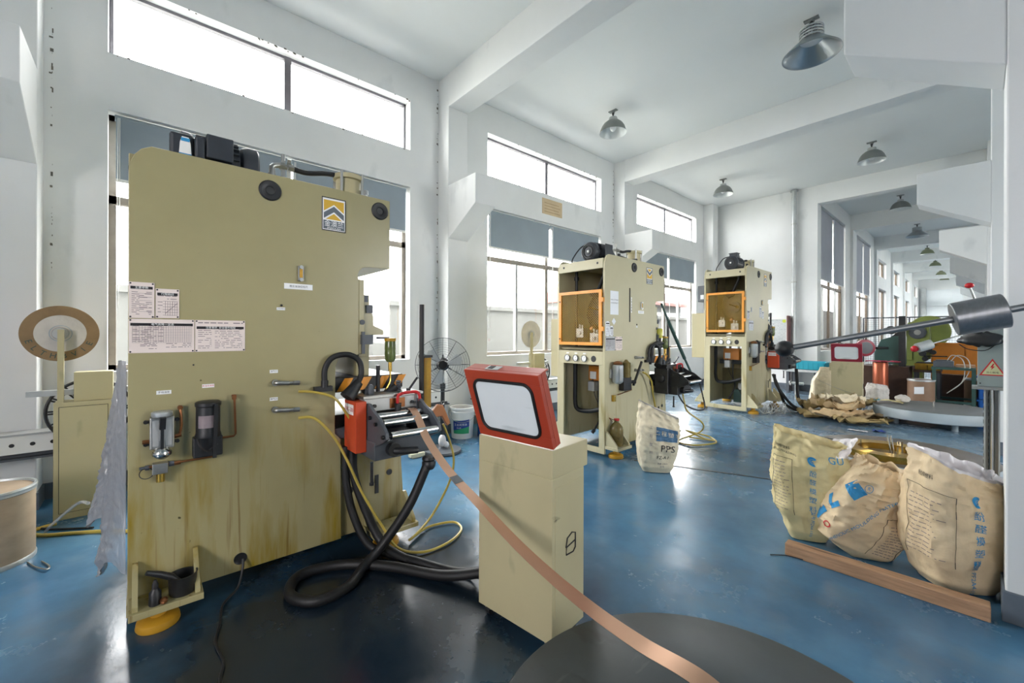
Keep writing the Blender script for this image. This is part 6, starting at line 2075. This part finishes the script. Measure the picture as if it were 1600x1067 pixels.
tr_ = thing('blue_rag', 'small blue crumpled scrap on the floor below the grey turntable', 'litter', (-.95, 7.6, 0))
MB().grid(lambda u, v: Vector((-1.0 + .14 * u, 7.60 + .1 * v, .006 + .04 * abs(noise.noise(Vector((u * 5, v * 5, 4)))))), 12, 8).build('rag', M['deep_blue_ink'], tr_, fix=False)

# ---------------------------------------------------------------- far end of the room and the hall behind it
tb = thing('ledge_table', 'grey steel ledge table under the teal tray by the far wall', 'table', (-2.55, 11.45, 0))
MB().box(-3.05, 11.1, .50, -2.05, 11.72, .555).build('table_top', M['galv'], tb, bevel=.004, smooth=False)
for x in (-2.98, -2.45, -2.12):
    MB().box(x, 11.13, 0, x + .05, 11.18, .50).build('leg', M['gunmetal'], tb, smooth=False)
    MB().box(x, 11.62, 0, x + .05, 11.67, .50).build('leg', M['gunmetal'], tb, smooth=False)
crate('plastic_tray', 'teal plastic tray on the steel ledge table', -2.80, 11.15, .556, -2.25, 11.55, .74, M['teal'], 'tray')
bd = thing('framed_board', 'white-framed notice board with wrinkled foil on the far wall', 'board', (-3.36, YF - .02, .95))
MB().box(-3.62, YF - .02, .95, -3.14, YF, 1.74).build('foil', mat('wrinkled_foil', '#a9adae', 0.3, metal=.5, var=.5, scale=22, stretch=(6, 1, 1)), bd, smooth=False)
MB().box(-3.66, YF - .05, .93, -3.60, YF, 1.78).box(-3.17, YF - .05, .93, -3.10, YF, 1.78).box(-3.66, YF - .05, 1.72, -3.10, YF, 1.78).box(-3.66, YF - .05, .90, -3.10, YF, .96).build('frame', M['white_plastic'], bd, smooth=False)
MB().cyl((-3.22, YF - .03, 1.68), (-3.22, YF - .022, 1.68), .04).build('yellow_dot', mat('lime_sticker', '#c6d23a', .5), bd)
sc_ = thing('folding_screen', 'maroon-edged grey panel standing right of the notice board', 'panel', (-3.07, 11.66, 0))
MB().box(-3.085, 11.55, 0, -3.06, 11.80, 1.80).build('panel', mat('maroon_panel', '#6f4a48', .5), sc_, smooth=False)
vl = thing('floor_valve', 'small grey stand valve near the far pipe', 'valve', (-2.55, 10.2, 0))
MB().cyl((-2.55, 10.2, 0), (-2.55, 10.2, .36), .025).cyl((-2.62, 10.2, .33), (-2.42, 10.2, .33), .03).build('body', M['galv'], vl)
MB().ring((-2.66, 10.2, .33), .045, .007, (1, 0, 0), 20, 6).cyl((-2.66, 10.2, .33), (-2.60, 10.2, .33), .01).build('handwheel', M['steel'], vl)

cr = thing('copper_roll', 'upright copper-brown roll right of the maroon-lidded cabinet', 'roll', (-1.31, 10.9, 0))
MB().lathe([(0, 0), (.115, 0), (.12, .01), (.12, .80), (.115, .81), (0, .81)], (-1.31, 10.9, 0), n=32).build('roll', mat('red_copper_sheet', '#a5593f', .35, metal=.6, var=.12, stretch=(6, 6, .4)), cr)
rp_ = thing('red_packet', 'pinkish red plastic packet lying on the copper roll', 'packet', (-1.3, 10.75, .81))
MB().grid(lambda u, v: Vector((-1.52 + .5 * u, 10.72 + .3 * v, .83 + .03 * noise.noise(Vector((u * 6, v * 5, 2))))), 18, 10).build('packet', mat('pink_plastic', '#b83a52', .4), rp_, fix=False)
wm = thing('winding_machine', 'dark machine with round red flywheel behind the maroon lid', 'machine', (-1.35, 11.2, 0))
MB().lathe([(.03, -.03), (.13, -.03), (.17, -.02), (.17, .02), (.13, .03), (.03, .03)], (-1.56, 11.0, 1.08), (.55, -.83, 0), 30).build('flywheel', M['maroon'], wm)
MB().lathe([(0, -.045), (.12, -.04), (.12, .04), (0, .045)], (-1.56, 11.0, 1.08), (.55, -.83, 0), 24).build('wheel_web', M['gunmetal'], wm)
MB().prism([(-1.45, .75), (-1.45, 1.0), (-1.35, 1.25), (-1.15, 1.32), (-1.0, 1.32), (-1.0, .75)], 'Y', 11.3, 11.7).build('head', M['dark_green'], wm, bevel=.01, smooth=False)
MB().box(-1.08, 11.25, .70, -.98, 11.35, 1.72).build('upright', M['black'], wm, smooth=False)
MB().box(-1.62, 11.05, 0, -.92, 11.75, .72).build('base', M['dark_brown'], wm, smooth=False)
MB().cyl((-1.4, 11.1, 1.08), (-1.25, 11.3, 1.08), .025).build('shaft', M['dark_metal'], wm)

bn = thing('work_bench', 'dark low workbench with clutter behind the labelled drum', 'bench', (-.95, 12.0, 0))
MB().box(-.88, 11.35, .62, -.50, 11.95, .66).build('bench_top', M['dark_brown'], bn, smooth=False)
for x, y in ((-.87, 11.37), (-.55, 11.37), (-.87, 11.9), (-.55, 11.9)):
    MB().box(x, y, 0, x + .04, y + .04, .62).build('leg', M['gunmetal'], bn, smooth=False)
for k, (x, m_) in enumerate(((-.86, 'yellow_dirty'), (-.68, 'yellow_dirty'))):
    crate('parts_bin', ('left' if k == 0 else 'right') + ' small yellow parts bin on the dark workbench', x, 11.45, .661, x + .16, 11.62, .78, M[m_], 'bin')
gm = MB().box(-.86, 11.68, .661, -.55, 11.9, .80).build('scrap_stack', M['dark_metal'], smooth=False)
tag(gm, 'dark flat metal stack on the back of the workbench', 'scrap')

gt = thing('green_table', 'dark green steel table with pipe frame behind the grey turntable', 'table', (-.32, 11.0, 0))
MB().box(-.60, 10.85, .72, -.05, 11.6, .76).build('table_top', M['dark_green'], gt, smooth=False)
for x, y in ((-.59, 10.87), (-.10, 10.87), (-.59, 11.54), (-.10, 11.54)):
    MB().box(x, y, 0, x + .05, y + .05, .72).build('leg', M['dark_green'], gt, smooth=False)
MB().box(-.58, 10.88, .12, -.08, 10.91, .16).box(-.58, 11.55, .12, -.08, 11.58, .16).box(-.58, 10.9, .12, -.55, 11.56, .16).build('stretcher', M['dark_green'], gt, smooth=False)
md = thing('die_block', 'black die block with two pale hoses on the dark green table', 'die', (-.45, 11.1, .76))
MB().box(-.58, 10.95, .76, -.32, 11.2, .87).box(-.55, 11.0, .87, -.36, 11.15, .89).build('block', M['gunmetal'], md, bevel=.004, smooth=False)
for k in (0, 1):
    MB().tube(spl([(-.40 + .05 * k, 11.0, .88), (-.34 + .07 * k, 11.0, .98), (-.22 + .07 * k, 10.98, .92), (-.18 + .06 * k, 10.9, .74), (-.22, 10.84, .50), (-.40, 10.82, .30)], 5), .007, 6).build('hose', M['cable_grey'], md)
pb_ = MB().box(-.30, 11.15, .761, -.06, 11.5, .80).build('wood_panel', M['wood'], smooth=False)
tag(pb_, 'pale board lying on the right end of the dark green table', 'board')
for k in range(3):
    crate('plastic_crate', ['lowest blue crate of the stack beside the sensor post', 'middle blue crate of the stack beside the sensor post', 'topmost blue crate of the stack beside the sensor post'][k], -.03, 11.0, .0 + .21 * k, .34, 11.4, .205 + .21 * k, M['blue_plastic'], 'crate', 'stack of blue crates')
for k, (x, y, lab_) in enumerate(((-.60, 12.1, 'left'), (-.05, 12.15, 'right'))):
    o = MB().box(x, y, 0, x + .42, y + .3, .55).build('carton', M['dark_brown'], bevel=.005, smooth=False)
    tag(o, lab_ + ' brown carton on the floor in front of the orange panel', 'carton')
op = thing('orange_panel', 'long orange steel panel standing in the hall behind the table', 'panel', (-.25, 13.0, 0))
MB().box(-.72, 12.98, .35, .30, 13.02, 1.16).build('sheet', M['orange_board'], op, smooth=False)
MB().box(-.72, 12.96, 1.14, .30, 13.04, 1.18).box(-.72, 12.96, 0, -.68, 13.04, 1.16).box(-.2, 12.96, 0, -.16, 13.04, 1.16).box(.26, 12.96, 0, .30, 13.04, 1.16).build('frame', M['orange_board'], op, smooth=False)

gp = thing('punch_press', 'olive green punch press with round flywheel guard in the hall', 'press', (-.95, 12.6, 0))
gy = 12.5
MB().prism([(-1.30, .55), (-1.30, 1.30), (-1.12, 1.40), (-1.05, 1.62), (-.72, 1.66), (-.70, .85), (-.82, .75), (-.82, .0), (-1.25, .0)], 'Y', gy, gy + .45).build('frame', M['green_machine'], gp, bevel=.01, smooth=False)
MB().lathe([(0, -.02), (.33, -.02), (.35, 0), (.35, .10), (.33, .12), (0, .12)], (-.76, gy + .50, 1.42), (0, 1, 0), 40).build('flywheel_guard', M['green_machine'], gp)
MB().lathe([(.05, -.03), (.12, -.03), (.14, -.02), (.14, 0), (.05, 0)], (-.90, gy, 1.40), (0, 1, 0), 26).build('crank_cover', M['gunmetal'], gp)
MB().lathe([(0, -.035), (.055, -.035), (.06, -.02), (0, -.02)], (-.90, gy, 1.40), (0, 1, 0), 20).build('crank_nut', M['steel'], gp)
MB().box(-1.22, gy - .02, .80, -.98, gy, 1.02).build('front_plate', M['green_machine'], gp, bevel=.004, smooth=False)
MB().beam((-1.35, gy - .05, 1.22), (-1.08, gy - .05, 1.48), .09, .07).cyl((-1.32, gy - .1, 1.45), (-1.32, gy, 1.45), .09, n=20).build('drive_bracket', M['black'], gp)
mc = MB()
for (x, z, s_) in ((-.74, 1.05, .07), (-.82, .95, .06), (-.66, .98, .05), (-.78, .84, .05)):
    mc.cyl((x, gy - .06, z), (x, gy + .02, z), s_, n=14)
mc.cyl((-.80, gy - .05, .90), (-.45, gy - .05, .90), .012)
mc.build('control_valves', M['dark_metal'], gp)
MB().box(-1.30, gy - .15, .60, -.62, gy + .5, .68).build('bolster', M['dark_brown'], gp, smooth=False)

fe = thing('wire_fence', 'grey wire mesh fence across the hall behind the green press', 'fence', (-1.2, 14.6, 0))
fyy = 14.6
for x in (-2.1, -1.2, -.3, .25):
    MB().box(x - .015, fyy - .015, 0, x + .015, fyy + .015, 1.80).build('post', M['gunmetal'], fe, smooth=False)
MB().box(-2.1, fyy - .012, 1.78, .25, fyy + .012, 1.81).build('top_rail', M['gunmetal'], fe, smooth=False)
wm_ = MB()
for k in range(48):
    x = -2.1 + 2.35 * k / 47
    wm_.beam((x, fyy, .1), (x, fyy, 1.79), .004, .004, (0, 1, 0))
for k in range(34):
    z = .1 + 1.68 * k / 33
    wm_.beam((-2.1, fyy, z), (.25, fyy, z), .004, .004, (0, 1, 0))
wm_.build('wire_mesh', M['gunmetal'], fe, smooth=False)['kind'] = 'stuff'
